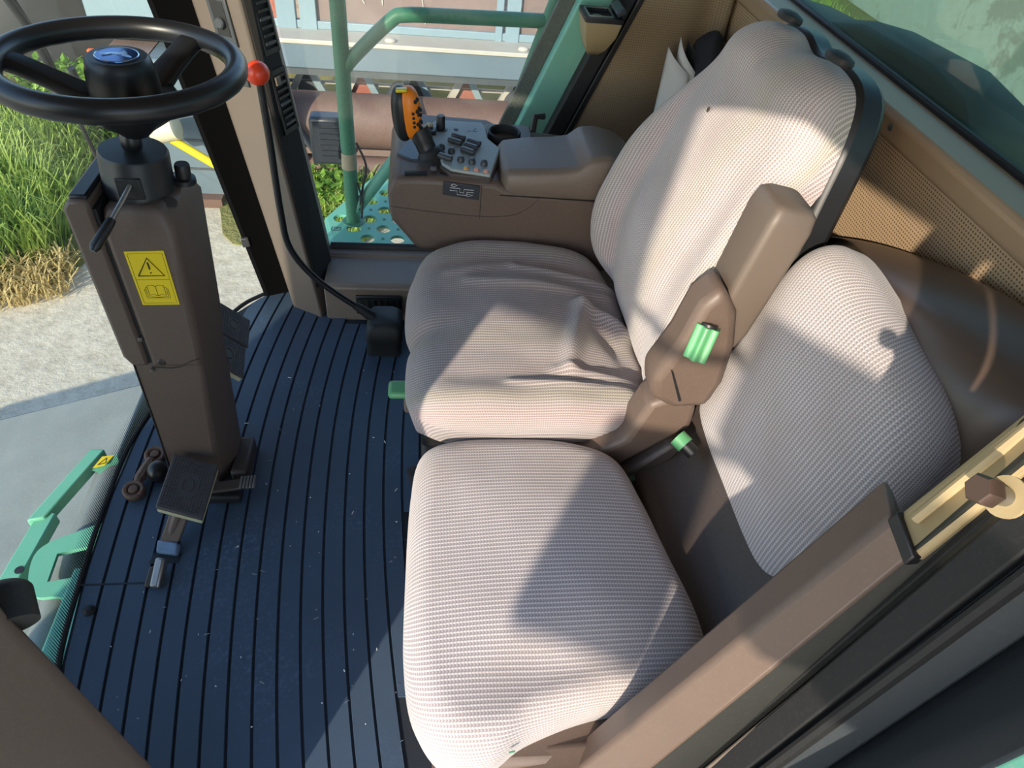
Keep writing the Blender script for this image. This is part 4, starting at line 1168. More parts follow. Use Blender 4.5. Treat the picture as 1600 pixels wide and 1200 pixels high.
# toe latch with bright ribbed end
tlv = empty('toe_latch', (-0.42, 1.055, 0.0), 'small steel toe latch with bright ribbed end beside the foot pedal', 'latch')
obox('latch_arm', (-0.452, 1.052, 0.035), (0.038, 0.004, 0.002), (0, 0.013, 0.004), (0, -0.002, 0.006), m_brown_d, tlv, bevel=0.004)
obox('latch_base', (-0.455, 1.045, 0.014), (0.042, 0, 0), (0, 0.018, 0), (0, 0, 0.012), m_rubber, tlv, bevel=0.006)
for i in range(5):
    obox('latch_tread', (-0.413 + i * 0.0075, 1.056, 0.042 + 0.001 * i), (0.0026, 0, 0), (0, 0.015, 0.004), (0, -0.001, 0.004), m_steel, tlv, bevel=0.001)
lathe('pivot_pin', [(0.0003, 0.004), (0.006, 0.003), (0.007, 0.0)], frame((-0.478, 1.044, 0.044), (0, -0.3, 1)), m_steel, tlv, n=14)
box('floor_bracket', (-0.445, 1.085, 0.0), (-0.405, 1.20, 0.045), m_brown_d, tlv, bevel=0.008)
# stub lever next to the seam
sl = empty('stub_lever', (-0.545, 0.84, 0.0), 'short steel stub lever poking through the mat near the windscreen', 'lever')
obox('stub', (-0.543, 0.838, 0.020), (0.010, -0.002, 0), (0.004, 0.026, 0.016), (-0.002, -0.004, 0.010), m_steel, sl, bevel=0.005)
obox('stub_side', (-0.560, 0.836, 0.010), (0.008, 0, 0), (0.003, 0.020, 0.008), (0, -0.003, 0.008), m_brown_d, sl, bevel=0.004)
# linkage with two ball joints
lk = empty('control_linkage', (-0.64, 1.10, 0.0), 'greasy linkage rod with two ball joints by the column foot', 'linkage')
for (x, y) in ((-0.655, 1.060), (-0.636, 1.165)):
    lathe('ball_joint', [(0.0225, 0.0), (0.0235, 0.004), (0.0235, 0.016), (0.020, 0.020), (0.015, 0.019), (0.012, 0.014), (0.009, 0.022), (0.0005, 0.023)], frame((x, y, 0.008), (0.1, -0.2, 1)), m_rust, lk, n=26)
tube('linkage_rod', [(-0.652, 1.078, 0.022), (-0.650, 1.09, 0.022), (-0.643, 1.125, 0.022), (-0.639, 1.148, 0.022)], [0.008, 0.0125, 0.0125, 0.009], m_rust, lk, n=8)
ell('rubber_bulb', (-0.612, 1.105, 0.030), 0.022, 0.026, 0.026, m_softblack, lk, 2.0, mx=IDM)
mb = lathe('mat_button', [(0.0003, 0.008), (0.006, 0.007), (0.009, 0.002), (0.012, 0.0), (0.012, -0.004)], frame((-0.662, 0.768, 0.006), (0, 0, 1)), m_rubber, n=18)
tag(mb, 'small black mushroom-headed mat fastener beside the windscreen edge', 'fastener')

# long hand lever with the red ball
gv = empty('gear_lever', (-0.11, 1.60, 0.0), 'long cranked black hand lever with a red ball knob', 'lever')
path = smoothpath([(-0.351, 1.60, 0.755), (-0.349, 1.60, 0.62), (-0.349, 1.60, 0.43), (-0.338, 1.60, 0.325), (-0.275, 1.60, 0.225), (-0.150, 1.60, 0.115)], 6)
tube('lever_rod', path, 0.0085, m_softblack, gv, n=14)
lathe('ball_knob', [(0.0255 * math.cos(a) + 0.0003, 0.0255 * math.sin(a)) for a in [math.radians(-90 + 180 * q / 16) for q in range(17)]], frame((-0.353, 1.60, 0.772), (0, 0, 1)), m_red, gv, n=28)['label'] = 'glossy red ball knob'
tube('rod_sleeve', [(-0.185, 1.60, 0.146), (-0.140, 1.60, 0.107)], [0.011, 0.0165], m_rubber, gv, n=14)
rings = []
for z, hx, hy, cx_ in ((0.0, 0.050, 0.055, -0.108), (0.045, 0.047, 0.052, -0.108), (0.055, 0.052, 0.058, -0.106), (0.095, 0.050, 0.054, -0.104), (0.112, 0.038, 0.042, -0.106)):
    rings.append([(cx_ + x, 1.60 + y, z) for x, y in rrect(2 * hx, 2 * hy, 0.018, 4)])
loft('rubber_boot', rings, m_rubber, gv, smooth=True, auto=0.9)

# ------------------------------------------------------------------ small cab things
ab = empty('ashtray', (0.43, 1.86, 0.77), 'beige wedge-shaped ashtray with black insert on the right post', 'ashtray')
rings = []
for z, s_ in ((0.772, 0.30), (0.79, 0.55), (0.83, 0.86), (0.868, 1.0)):
    cx_, cy_ = 0.436, 1.885 - 0.052 * s_
    rings.append([(cx_ + x * s_, cy_ + y * s_ , z) for x, y in rrect(0.092, 0.104, 0.006, 2)])
loft('body', rings, m_tan, ab, smooth=True, auto=0.6)
plate('rim', rrect(0.094, 0.106, 0.006, 3), [rrect(0.060, 0.072, 0.005, 3, -0.006, 0)], Matrix.Translation((0.436, 1.833, 0.872)), 0.010, m_black, ab)
plate('chrome_lip', rrect(0.064, 0.076, 0.006, 3), [rrect(0.058, 0.070, 0.005, 3)], Matrix.Translation((0.430, 1.833, 0.8785)), 0.003, m_steel, ab)
box('well', (0.402, 1.80, 0.850), (0.458, 1.868, 0.869), m_rubber, ab)
obox('lid', (0.476, 1.833, 0.889), (0.010, 0, 0.006), (0, 0.042, 0), (-0.003, 0, 0.006), m_navy, ab, bevel=0.003)
lathe('stub_cup', [(0.010, 0.0), (0.012, 0.003), (0.010, 0.004), (0.0005, 0.002)], frame((0.425, 1.826, 0.869), (0, 0, 1)), m_steel, ab, n=20)

def sheet(name, pts_b, pts_t, bow, m, label, cat):
    v, f = [], []
    n_ = 8
    A0, A1 = map(Vector, pts_b); B0, B1 = map(Vector, pts_t)
    nn_ = (A1 - A0).cross(B0 - A0).normalized()
    for j in range(n_ + 1):
        for i in range(n_ + 1):
            u, w = i / n_, j / n_
            p = A0.lerp(A1, u).lerp(B0.lerp(B1, u), w)
            v.append(p + nn_ * (bow * math.sin(math.pi * u) + bow * 0.6 * w * w))
    for j in range(n_):
        for i in range(n_):
            k = j * (n_ + 1) + i
            f.append((k, k + 1, k + n_ + 2, k + n_ + 1))
    o = obj(name, v, f, m, smooth=True)
    d_ = o.modifiers.new('thick', 'SOLIDIFY'); d_.thickness = 0.0012
    return tag(o, label, cat)
sheet('folded_paper', ((0.60, 1.76, 0.55), (0.65, 1.68, 0.55)), ((0.622, 1.815, 0.815), (0.665, 1.74, 0.775)), 0.010, m_paper, 'leftmost curled white paper tucked behind the operator backrest', 'paper')
sheet('folded_paper', ((0.63, 1.76, 0.55), (0.69, 1.68, 0.55)), ((0.650, 1.815, 0.84), (0.690, 1.74, 0.775)), 0.016, m_paper, 'tall white paper with a curved top behind the operator backrest', 'paper')
bk = empty('manual_booklet', (0.66, 1.72, 0.55), 'thick dog-eared manual behind the operator backrest', 'book')
for i in range(9):
    t = i / 8
    v = [Vector((0.655 + 0.045 * t, 1.76 - 0.02 * t, 0.55)), Vector((0.70 + 0.04 * t, 1.68 - 0.02 * t, 0.55)), Vector((0.70 + 0.04 * t, 1.73 - 0.03 * t, 0.78 - 0.03 * t)), Vector((0.662 + 0.045 * t, 1.805 - 0.03 * t, 0.835 - 0.05 * t))]
    nn_ = (v[1] - v[0]).cross(v[3] - v[0]).normalized() * 0.002
    obj('page_bundle', v + [p + nn_ for p in v], [(0, 1, 2, 3), (4, 7, 6, 5), (0, 4, 5, 1), (1, 5, 6, 2), (2, 6, 7, 3), (3, 7, 4, 0)], m_paper2 if i % 3 else m_black, bk)
bg_ = ell('cloth_bag', (0.715, 1.775, 0.70), 0.05, 0.09, 0.17, m_bag, None, 2.2, mx=IDM)
for vv in bg_.data.vertices:
    vv.co += Vector((noise.noise(vv.co * 22), noise.noise(vv.co * 22 + Vector((5, 0, 0))), noise.noise(vv.co * 22 + Vector((0, 9, 0))))) * 0.012
tag(bg_, 'crumpled black cloth bag stuffed in the rear corner', 'bag')

# ------------------------------------------------------------------ outside: machine parts near the cab
# perforated service platform beyond the side window
pf = empty('service_platform', (0.2, 2.4, -0.02), 'sun-faded green perforated steel platform outside the side window', 'platform')
outl = [(-0.300, 1.985), (-0.352, 2.31), (-0.12, 2.80), (-0.05, 2.86), (1.2, 2.86), (1.2, 1.985)]
def inpoly(x, y, poly):
    c_ = False
    for (x0, y0), (x1, y1) in zip(poly, poly[1:] + poly[:1]):
        if (y0 > y) != (y1 > y) and x < (x1 - x0) * (y - y0) / (y1 - y0) + x0: c_ = not c_
    return c_
holes = []; dots = []
ph_, pw_ = 0.075, 0.105
for r in range(13):
    for q in range(-5, 14):
        x, y = 0.02 + q * pw_ + (pw_ / 2 if r % 2 else 0), 2.055 + r * ph_ * 0.88
        if all(inpoly(x + dx, y + dy, outl) for dx, dy in ((0.045, 0), (-0.045, 0), (0, 0.045), (0, -0.045))) and x < 0.5:
            holes.append(circ(x, y, 0.0265, 16))
            dots.append((x + pw_ / 2, y))
plate('tread_plate', outl, holes, Matrix.Translation((0, 0, -0.012)), 0.012, m_green_l, pf)
v, f = [], []
for x, y in dots:
    if not inpoly(x, y, outl): continue
    k = len(v)
    ringp = circ(x, y, 0.007, 8); rin = circ(x, y, 0.003, 8)
    v += [(a, b, -0.006) for a, b in ringp] + [(a, b, -0.001) for a, b in rin]
    for q in range(8):
        f.append((k + q, k + (q + 1) % 8, k + 8 + (q + 1) % 8, k + 8 + q))
    f.append(tuple(k + 8 + q for q in range(8)))
obj('grip_dimples', v, f, m_green, pf, kind='stuff')
box('plate_fold', (-0.30, 1.965, -0.05), (1.2, 1.985, 0.004), m_green_l, pf)
plate('maker_mark', rrect(0.034, 0.024, 0.006, 3), [rrect(0.029, 0.019, 0.005, 3)], Matrix.Translation((-0.305, 2.245, -0.0055)), 0.001, m_navy, pf)
prism('maker_figure', [(x * 0.45, y * 0.55) for x, y in sil], Matrix.Translation((-0.305, 2.246, -0.006)), 0.001, m_navy, pf)

hr = empty('handrail', (-0.247, 2.30, 0.0), 'green tubular handrail standing on the perforated platform', 'handrail')
tube('post', [(-0.247, 2.30, -0.012), (-0.247, 2.30, 0.75), (-0.247, 2.30, 1.25)], 0.0245, m_green, hr, n=16)
tube('diagonal_rail', smoothpath([(-0.247, 2.30, 0.53), (-0.20, 2.30, 0.585), (-0.095, 2.30, 0.685), (-0.05, 2.30, 0.705), (0.10, 2.30, 0.71), (0.372, 2.30, 0.715)], 5), 0.0215, m_green, hr, n=14)
tube('rear_post', smoothpath([(0.47, 2.30, 1.0), (0.404, 2.30, 0.776), (0.30, 2.30, 0.40), (0.270, 2.30, 0.22), (0.262, 2.30, -0.01)], 6), 0.023, m_green, hr, n=14)
tube('foot_brace', [(-0.245, 2.30, 0.03), (-0.06, 2.325, 0.275)], 0.0215, m_green_l, hr, n=14)
tube('tape_band', [(-0.247, 2.30, 0.205), (-0.247, 2.30, 0.262)], 0.0262, m_paper2, hr, n=16)
lathe('foot_flange', [(0.0005, 0.004), (0.040, 0.004), (0.042, 0.0)], frame((-0.247, 2.30, -0.006), (0, 0, 1)), m_green, hr, n=20)
for k_, pts in enumerate(([(-0.218, 2.29, 0.30), (-0.19, 2.29, 0.22), (-0.205, 2.29, 0.14), (-0.222, 2.285, 0.05)], [(-0.222, 2.28, 0.16), (-0.21, 2.28, 0.09), (-0.215, 2.28, 0.02)])):
    tube('cable', smoothpath(pts, 6), 0.004, m_rubber, hr, n=8)
wl = empty('work_lamp', (-0.30, 2.42, 0.30), 'dark blue finned work lamp mounted behind the green handrail', 'lamp')
box('bracket', (-0.28, 2.29, 0.24), (-0.25, 2.40, 0.27), m_black, wl)
box('housing', (-0.385, 2.39, 0.165), (-0.265, 2.46, 0.335), m_navy, wl, bevel=0.012)
for i in range(7):
    box('cooling_fin', (-0.350, 2.380, 0.195 + i * 0.02), (-0.268, 2.392, 0.203 + i * 0.02), m_navy, wl)

# front feeder house and green front frame below the windscreen
fh = empty('feeder_house', (-2.0, 1.1, -1.2), 'grey sloping feeder house in front of the cab', 'feeder')
rings = [[(x, y, z) for y, z in ((0.35, zt), (1.88, zt), (1.88, zt - 0.7), (0.35, zt - 0.7))] for x, zt in ((-0.95, -0.42), (-1.6, -0.64), (-3.3, -1.22))]
m_fgrey = M('dusty_grey_steel', s(120, 128, 126), 0.6, var=0.25, vscale=6, dust=0.6)
loft('body', rings, m_fgrey, fh, bevel=0.01)
tube('drive_tube', [(-0.90, 0.40, -0.34), (-0.90, 1.42, -0.34)], 0.045, m_fgrey, fh, n=18)
ff = empty('front_frame', (-0.95, 1.15, -0.30), 'green bracket frame with a square window below the windscreen', 'frame')
obj('channel', [(-1.045, 1.20, -0.285), (-1.005, 1.21, -0.285), (-0.925, 1.45, -0.285), (-0.965, 1.45, -0.285), (-1.045, 1.20, -0.325), (-1.005, 1.21, -0.325), (-0.925, 1.45, -0.325), (-0.965, 1.45, -0.325)], [(0, 1, 2, 3), (4, 7, 6, 5), (0, 4, 5, 1), (1, 5, 6, 2), (2, 6, 7, 3), (3, 7, 4, 0)], m_green_l, ff, bevel=0.004)
obj('channel', [(-1.065, 0.86, -0.295), (-1.015, 0.87, -0.295), (-0.985, 1.23, -0.295), (-1.030, 1.25, -0.295), (-1.065, 0.86, -0.335), (-1.015, 0.87, -0.335), (-0.985, 1.23, -0.335), (-1.03, 1.25, -0.335)], [(0, 1, 2, 3), (4, 7, 6, 5), (0, 4, 5, 1), (1, 5, 6, 2), (2, 6, 7, 3), (3, 7, 4, 0)], m_green_l, ff, bevel=0.004)
lathe('channel_hole', [(0.0003, 0.0), (0.011, 0.0), (0.0115, -0.002)], frame((-1.010, 1.055, -0.2935), (0, 0, 1)), m_rubber, ff, n=14)
plate('window_bracket', [(p.x, p.y) for p in closed_smooth([Vector((x, y, 0)) for x, y in ((-0.80, 1.16), (-0.90, 1.135), (-0.965, 1.085), (-0.955, 1.0), (-0.92, 0.955), (-0.86, 0.95), (-0.79, 0.88), (-0.76, 1.0))], 5)], [[(-0.915, 1.075), (-0.845, 1.095), (-0.825, 1.01), (-0.910, 0.995)]], Matrix.Translation((0, 0, -0.262)), 0.012, m_green_l, ff)
box('front_sill', (-0.80, 0.45, -0.28), (-0.745, 0.96, -0.14), m_green_l, ff, bevel=0.006)
dcl = obj('decal', [(-0.935, 1.375, -0.2835), (-0.905, 1.385, -0.2835), (-0.890, 1.425, -0.2835), (-0.922, 1.42, -0.2835)], [(0, 1, 2, 3)], m_yellow, ff)
tube('decal_triangle', [(-0.924, 1.388, -0.283), (-0.905, 1.395, -0.283), (-0.908, 1.414, -0.283), (-0.924, 1.388, -0.283)], 0.0012, m_ink, dcl, n=5)
obj('gusset', [(-0.935, 1.37, -0.285), (-0.86, 1.36, -0.33), (-0.885, 1.43, -0.285), (-0.87, 1.40, -0.34)], [(0, 1, 2), (1, 3, 2)], m_green_l, ff)
bdy = box('harvester_chassis', (-0.70, 0.42, -1.3), (1.6, 1.9, -0.12), m_dgreen)
tag(bdy, 'dark green machine chassis under the cab floor', 'chassis')

# wiper arm and stub outside the windscreen
wp = empty('wiper', (-0.80, 1.66, 0.50), 'long black wiper arm outside the windscreen behind the wheel', 'wiper')
tube('arm', [(-0.86, 1.60, 1.02), (-0.815, 1.645, 0.83), (-0.80, 1.671, 0.69)], [0.008, 0.009, 0.008], m_black, wp, n=10)
tube('blade', [(-0.845, 1.612, 1.02), (-0.805, 1.665, 0.78), (-0.79, 1.705, 0.50)], 0.005, m_rubber, wp, n=8)
obox('mount', (-0.80, 1.665, 0.70), (0.016, 0, 0), (0, 0.012, 0), (0.004, 0.004, 0.022), m_black, wp, bevel=0.004)
ws = tube('grab_stub', [(-0.80, 1.745, 0.705), (-0.80, 1.765, 0.63), (-0.80, 1.775, 0.58)], 0.009, m_black, n=10)
tag(ws, 'short black rod stub outside the windscreen beside the horn pad', 'rod')

# unseen mirror-shaped blockers on the left, added to shade the seats
mr = empty('shade_mirrors', (-0.74, -0.98, 1.25), 'unseen black mirror-shaped blockers added to shade the seats', 'mirror')
for nm, MC, hw, hh in (('tall_blocker', Vector((-1.03, -0.98, 1.87)), 0.20, 0.31), ('main_blocker', Vector((-0.40, -0.98, 1.505)), 0.12, 0.125), ('low_blocker', Vector((-0.63, -0.98, 1.285)), 0.10, 0.11)):
    e1 = Vector((0.86, -0.51, 0)) * hw; e2 = Vector((0, 0, hh)); e3 = Vector((0.51, 0.86, 0)) * 0.022
    hsg = obox(nm, MC, e1, e2, e3, m_black, mr, bevel=0.05, seg=5)
    obox('glass', MC + e3 * 1.02, e1 * 0.86, e2 * 0.86, e3 * 0.04, m_silver, hsg)
tube('link', [(-0.60, -0.98, 1.33), (-0.46, -0.98, 1.43)], 0.012, m_black, mr, n=8)
tube('link', [(-0.52, -0.98, 1.56), (-0.90, -0.98, 1.62)], 0.012, m_black, mr, n=8)
tube('arm', smoothpath([(-0.31, -1.02, 1.55), (-0.20, -1.0, 1.66), (0.10, -0.6, 1.72), (0.35, 0.10, 1.63), (0.40, 0.20, 1.60)], 6), 0.012, m_black, mr, n=10)

# dark rounded form behind the rear window
rings = []
for x, k in ((1.06, -0.012), (1.10, 0.0), (1.22, -0.02), (1.30, -0.09)):
    rings.append([(x, y, z + k) for y, z in ((1.215, 0.30), (1.22, 0.60), (1.225, 0.82), (1.24, 0.880), (1.30, 0.920), (1.45, 0.940), (1.75, 0.925), (1.92, 0.880), (2.2, 0.86), (2.2, 0.30))])
o = loft('rear_dark_form', rings, M('deep_green_paint', s(24, 48, 42), 0.6, var=0.2), bevel=0.012, seg=3)
tag(o, 'dark green rounded form outside the rear window', 'hood')

# ------------------------------------------------------------------ ground and walls
def Mground():
    g = N('sunlit_concrete_yard')
    n1 = g.noise(0.8, 6, 0.6); n2 = g.noise(14.0, 5, 0.7); n3 = g.noise(90.0, 2)
    c = g.mix(n1, s(200, 192, 172), s(228, 220, 200))
    c = g.mix(g.ramp(n2, [(0.35, (0.6, 0.6, 0.6)), (0.6, (0, 0, 0))]), c, s(170, 160, 140))
    c = g.mix(g.math('MULTIPLY', n3, 0.3), c, s(150, 140, 122))
    g.l(c, g.b.inputs['Base Color'])
    g.b.inputs['Roughness'].default_value = 0.95
    g.b.inputs['Specular IOR Level'].default_value = 0.1
    g.bump(n2, 0.6, 0.02)
    return g.m
def Mturf(a, b):
    g = N('turf_soil')
    c = g.mix(g.noise(2.0, 5, 0.7), a, b)
    g.l(c, g.b.inputs['Base Color'])
    g.b.inputs['Roughness'].default_value = 1.0
    g.bump(g.noise(30.0, 4), 0.8, 0.03)
    return g.m
o = obj('ground', [(-60, -60, -1.9), (60, -60, -1.9), (60, 60, -1.9), (-60, 60, -1.9)], [(0, 1, 2, 3)], Mground())
struct(o, 'pale concrete yard in the sun')
m_turf = Mturf(s(92, 104, 52), s(150, 140, 84))
def patch(name, pts, z, label):
    o = obj(name, [(x, y, z) for x, y in pts] + [(x, y, -1.905) for x, y in pts], [tuple(range(len(pts)))] + [(i, (i + 1) % len(pts), len(pts) + (i + 1) % len(pts), len(pts) + i) for i in range(len(pts))], m_turf)
    return struct(o, label)
def blob(pts): return [(p.x, p.y) for p in closed_smooth([Vector((x, y, 0)) for x, y in pts], 5)]
patch('ground_verge', blob([(-2.75, 4.35), (-2.45, 5.3), (-2.2, 6.4), (-2.0, 9.4), (-8, 9.6), (-9, 6), (-7, 3.9), (-4.2, 4.0)]), -1.885, 'grassy verge at the left of the yard')
patch('ground_verge_far', blob([(-1.7, 5.5), (-1.15, 5.0), (-0.55, 4.95), (-0.30, 5.5), (4.5, 5.8), (6, 9), (-1.8, 9.3)]), -1.886, 'grassy strip around the parked header')
patch('ground_verge_rear', [(4.0, 3.0), (60, 3.0), (60, 60), (4.0, 60)], -1.884, 'grass behind the machine')

def Mleaf(name, a, b, scale=3.0):
    g = N(name)
    oi = g.noise(scale, 3, 0.7)
    c = g.mix(g.ramp(oi, [(0.35, (0, 0, 0)), (0.65, (1, 1, 1))]), a, b)
    g.l(c, g.b.inputs['Base Color'])
    g.b.inputs['Roughness'].default_value = 0.6
    g.b.inputs['Specular IOR Level'].default_value = 0.25
    g.b.inputs['Transmission Weight'].default_value = 0.0
    tr = g.n('ShaderNodeBsdfTranslucent'); g.l(c, tr.inputs[0])
    mx_ = g.n('ShaderNodeMixShader'); mx_.inputs[0].default_value = 0.35
    g.l(g.b.outputs[0], mx_.inputs[1]); g.l(tr.outputs[0], mx_.inputs[2]); g.l(mx_.outputs[0], g.out.inputs[0])
    return g.m
m_grass = Mleaf('bright_grass', s(126, 158, 62), s(186, 204, 112), 5.0)
m_grass_d = Mleaf('mid_green_grass', s(74, 108, 52), s(122, 150, 70), 5.0)
m_straw = Mleaf('dry_straw', s(186, 164, 106), s(214, 196, 140), 5.0)
m_bush = Mleaf('nettle_leaf', s(84, 130, 44), s(150, 186, 78), 6.0)
def grass(name, n, region, hmin, hmax, m, label, lean=0.45, w=0.006, z=-1.89, dens=None):
    v, f = [], []
    poly = region
    xs_, ys_ = [p[0] for p in poly], [p[1] for p in poly]
    c_ = 0
    while c_ < n:
        x, y = random.uniform(min(xs_), max(xs_)), random.uniform(min(ys_), max(ys_))
        if not inpoly(x, y, poly): continue
        c_ += 1
        h = random.uniform(hmin, hmax) * (0.6 + 0.8 * max(0, noise.noise(Vector((x * 2.2, y * 2.2, 0.5))) + 0.3))
        a = random.uniform(0, 6.283); d = Vector((math.cos(a), math.sin(a), 0)) * h * random.uniform(0.1, lean * 2); t = Vector((-d.y, d.x, 0)).normalized() * w * random.uniform(0.6, 1.5)
        p = Vector((x, y, z)); k = len(v)
        q1 = p + d * 0.25 + Vector((0, 0, h * 0.55)); q2 = p + d * 0.65 + Vector((0, 0, h * 0.9)); q3 = p + d + Vector((0, 0, h * (0.98 - 0.25 * d.length / h)))
        v += [p - t, p + t, q1 - t * 0.9, q1 + t * 0.9, q2 - t * 0.6, q2 + t * 0.6, q3]
        f += [(k, k + 1, k + 3, k + 2), (k + 2, k + 3, k + 5, k + 4), (k + 4, k + 5, k + 6)]
    o = obj(name, v, f, m, kind='stuff')
    return tag(o, label, 'grass')
grass('tall_grass', 5200, [(-2.72, 4.7), (-2.75, 5.4), (-2.9, 6.3), (-4.6, 6.6), (-4.6, 4.5), (-3.2, 4.35)], 0.35, 0.75, m_grass, 'tall sunlit grass clumps beyond the windscreen left of the column')
grass('dry_grass', 2200, [(-2.5, 4.3), (-2.6, 4.8), (-3.4, 4.6), (-4.6, 4.3), (-4.5, 3.9), (-3.0, 4.05)], 0.05, 0.22, m_straw, 'dry straw-coloured grass along the edge of the yard', 0.9)
grass('shaded_grass', 3000, [(-2.3, 5.9), (-2.5, 7.2), (-5.2, 7.6), (-4.8, 6.3), (-3.0, 6.2)], 0.2, 0.5, m_grass_d, 'grass behind the tall clumps, coloured darker for shade')  # darker green puts the header's shade into the grass colour
grass('short_grass', 3600, [(-1.45, 5.5), (-1.05, 4.95), (-0.60, 4.9), (-0.35, 5.3), (-0.2, 5.72), (-1.4, 5.72)], 0.12, 0.38, m_grass, 'sunlit weeds in front of the parked header beside the handrail')
grass('rear_grass', 7000, [(4.2, 4.0), (7.4, 3.2), (7.4, 14), (4.6, 10)], 0.08, 0.25, m_grass, 'short grass seen through the rear window')
def bush(name, c, r, h, n, label):
    e = empty(name, (c[0], c[1], -1.9), label, 'plant')
    v, f = [], []
    for q in range(n):
        a = random.uniform(0, 6.283); rr = r * math.sqrt(random.random()); z = h * random.random() ** 0.8
        p = Vector((c[0] + rr * math.cos(a) * (1 - 0.3 * z / h), c[1] + rr * math.sin(a) * (1 - 0.3 * z / h), -1.9 + z))
        L = random.uniform(0.05, 0.11); d = Vector((random.uniform(-1, 1), random.uniform(-1, 1), random.uniform(-0.5, 0.7))).normalized() * L
        t = d.cross(Vector((random.uniform(-0.4, 0.4), random.uniform(-0.4, 0.4), 1))).normalized() * L * 0.28
        k = len(v)
        v += [p, p + d * 0.45 + t, p + d, p + d * 0.45 - t]
        f.append((k, k + 1, k + 2, k + 3))
    obj('foliage', v, f, m_bush, e, kind='stuff')
    for q in range(7):
        a = random.uniform(0, 6.283); rr = r * 0.7 * random.random()
        tube('stem', [(c[0] + rr * math.cos(a), c[1] + rr * math.sin(a), -1.9), (c[0] + rr * 1.2 * math.cos(a), c[1] + rr * 1.2 * math.sin(a), -1.9 + h * 0.85)], 0.006, m_grass_d, e, n=5)
bush('nettle_bush', (-3.35, 6.95), 0.42, 0.60, 1100, 'leafy green nettle bush left of the wheel spoke')
bush('nettle_bush', (-2.75, 6.70), 0.38, 0.70, 1100, 'leafy green nettle bush just above the horn pad')
bush('nettle_bush', (-0.75, 5.55), 0.30, 0.40, 600, 'low leafy weed below the auger left of the handrail')

def Mwall(name, a, b, mort, scale, worn=None):
    g = N(name)
    br = g.n('ShaderNodeTexBrick')
    br.inputs['Color1'].default_value = a; br.inputs['Color2'].default_value = b; br.inputs['Mortar'].default_value = mort
    br.inputs['Scale'].default_value = scale; br.inputs['Mortar Size'].default_value = 0.018
    mp = g.n('ShaderNodeMapping'); mp.inputs['Rotation'].default_value = (math.radians(90), 0, 0)
    g.l(g.coord(), mp.inputs['Vector']); g.l(mp.outputs[0], br.inputs['Vector'])
    c = br.outputs[0]
    c = g.mix(g.math('MULTIPLY', g.noise(3.0, 5, 0.7), 0.7), c, s(150, 138, 126))
    if worn:
        c = g.mix(g.ramp(g.noise(0.7, 6, 0.7), [(0.45, (0, 0, 0)), (0.5, (1, 1, 1))]), c, worn)
    g.l(c, g.b.inputs['Base Color']); g.b.inputs['Roughness'].default_value = 0.9
    g.bump(br.outputs['Fac'], -0.5, 0.02)
    return g.m
o = box('wall_yard', (-14, 9.6, -1.9), (4, 9.9, 1.6), Mwall('old_brick_wall', s(150, 120, 106), s(178, 160, 146), s(176, 170, 160), 4.0))
struct(o, 'old brick yard wall behind the parked header')
gw = N('peeling_plaster')
c = gw.mix(gw.ramp(gw.noise(0.9, 7, 0.7), [(0.50, (0, 0, 0)), (0.56, (1, 1, 1))]), s(192, 196, 190), s(150, 150, 142))
c = gw.mix(gw.math('MULTIPLY', gw.noise(6.0, 5), 0.5), c, s(160, 158, 148))
gw.l(c, gw.b.inputs['Base Color']); gw.b.inputs['Roughness'].default_value = 0.95
o = box('wall_shed', (8.0, 2.0, -1.9), (8.3, 26.0, 2.2), gw.m)
struct(o, 'pale peeling plastered wall seen through the rear window')

# ------------------------------------------------------------------ parked harvesting header
hx = empty('harvest_header', (0, 6.2, -1.9), 'long blue-grey harvesting header with rusty auger parked beyond the side window', 'header')
m_hgrey = M('blue_grey_header_paint', s(92, 110, 120), 0.55, var=0.15, vscale=3, dust=0.6)
m_hlight = M('pale_blue_header_frame', s(124, 146, 154), 0.5, var=0.1, vscale=3, dust=0.4)
m_hdark = M('dark_grey_header_sheet', s(64, 72, 76), 0.6, var=0.25, vscale=4, dust=0.5)
m_hrust = M('rusty_auger_tube', s(100, 75, 65), 0.6, var=0.3, vscale=3, dust=0.6)
m_hwhite = M('weathered_white_steel', s(176, 172, 160), 0.5, var=0.12, vscale=8)
m_hred = M('rusty_red_sheet', s(150, 84, 66), 0.7, var=0.3, vscale=5, dust=0.4)
m_hbrown = M('dusty_brown_sheet', s(122, 104, 98), 0.7, var=0.3, vscale=3, dust=0.5)
X0, X1 = -1.95, 3.6
box('cross_beam', (X0, 5.90, -0.79), (X1, 6.12, -0.60), m_hgrey, hx, bevel=0.01)
box('beam_dark_lip', (X0, 5.93, -0.85), (X1, 6.08, -0.79), m_hdark, hx)  # dark grey lip along the underside of the beam
box('cap_strip', (X0, 5.88, -0.60), (X1, 6.20, -0.565), m_hwhite, hx, bevel=0.006)
for x in (-1.42, -0.25, 0.82, 2.0):
    ell('cap_bolt', (x, 5.95, -0.555), 0.045, 0.03, 0.022, m_hwhite, hx, 2.0, n=14, k=8, mx=IDM)
box('frame_rail', (X0, 6.14, -0.565), (X1, 6.20, -0.505), m_hlight, hx, bevel=0.006)
box('frame_rail', (X0, 6.14, 0.52), (X1, 6.20, 0.62), m_hlight, hx, bevel=0.006)
for x0, x1 in ((-1.95, -1.86), (-1.14, -0.99), (-0.96, -0.83), (0.60, 0.66), (0.685, 0.80), (2.2, 2.4)):
    box('frame_post', (x0, 6.13, -0.60), (x1, 6.205, 0.60), m_hlight, hx, bevel=0.006)
hl = []
for r in range(26):
    for q in range(22):
        hl.append(circ(-1.82 + q * 0.030 + (0.015 if r % 2 else 0), -0.49 + r * 0.027, 0.0095, 6))
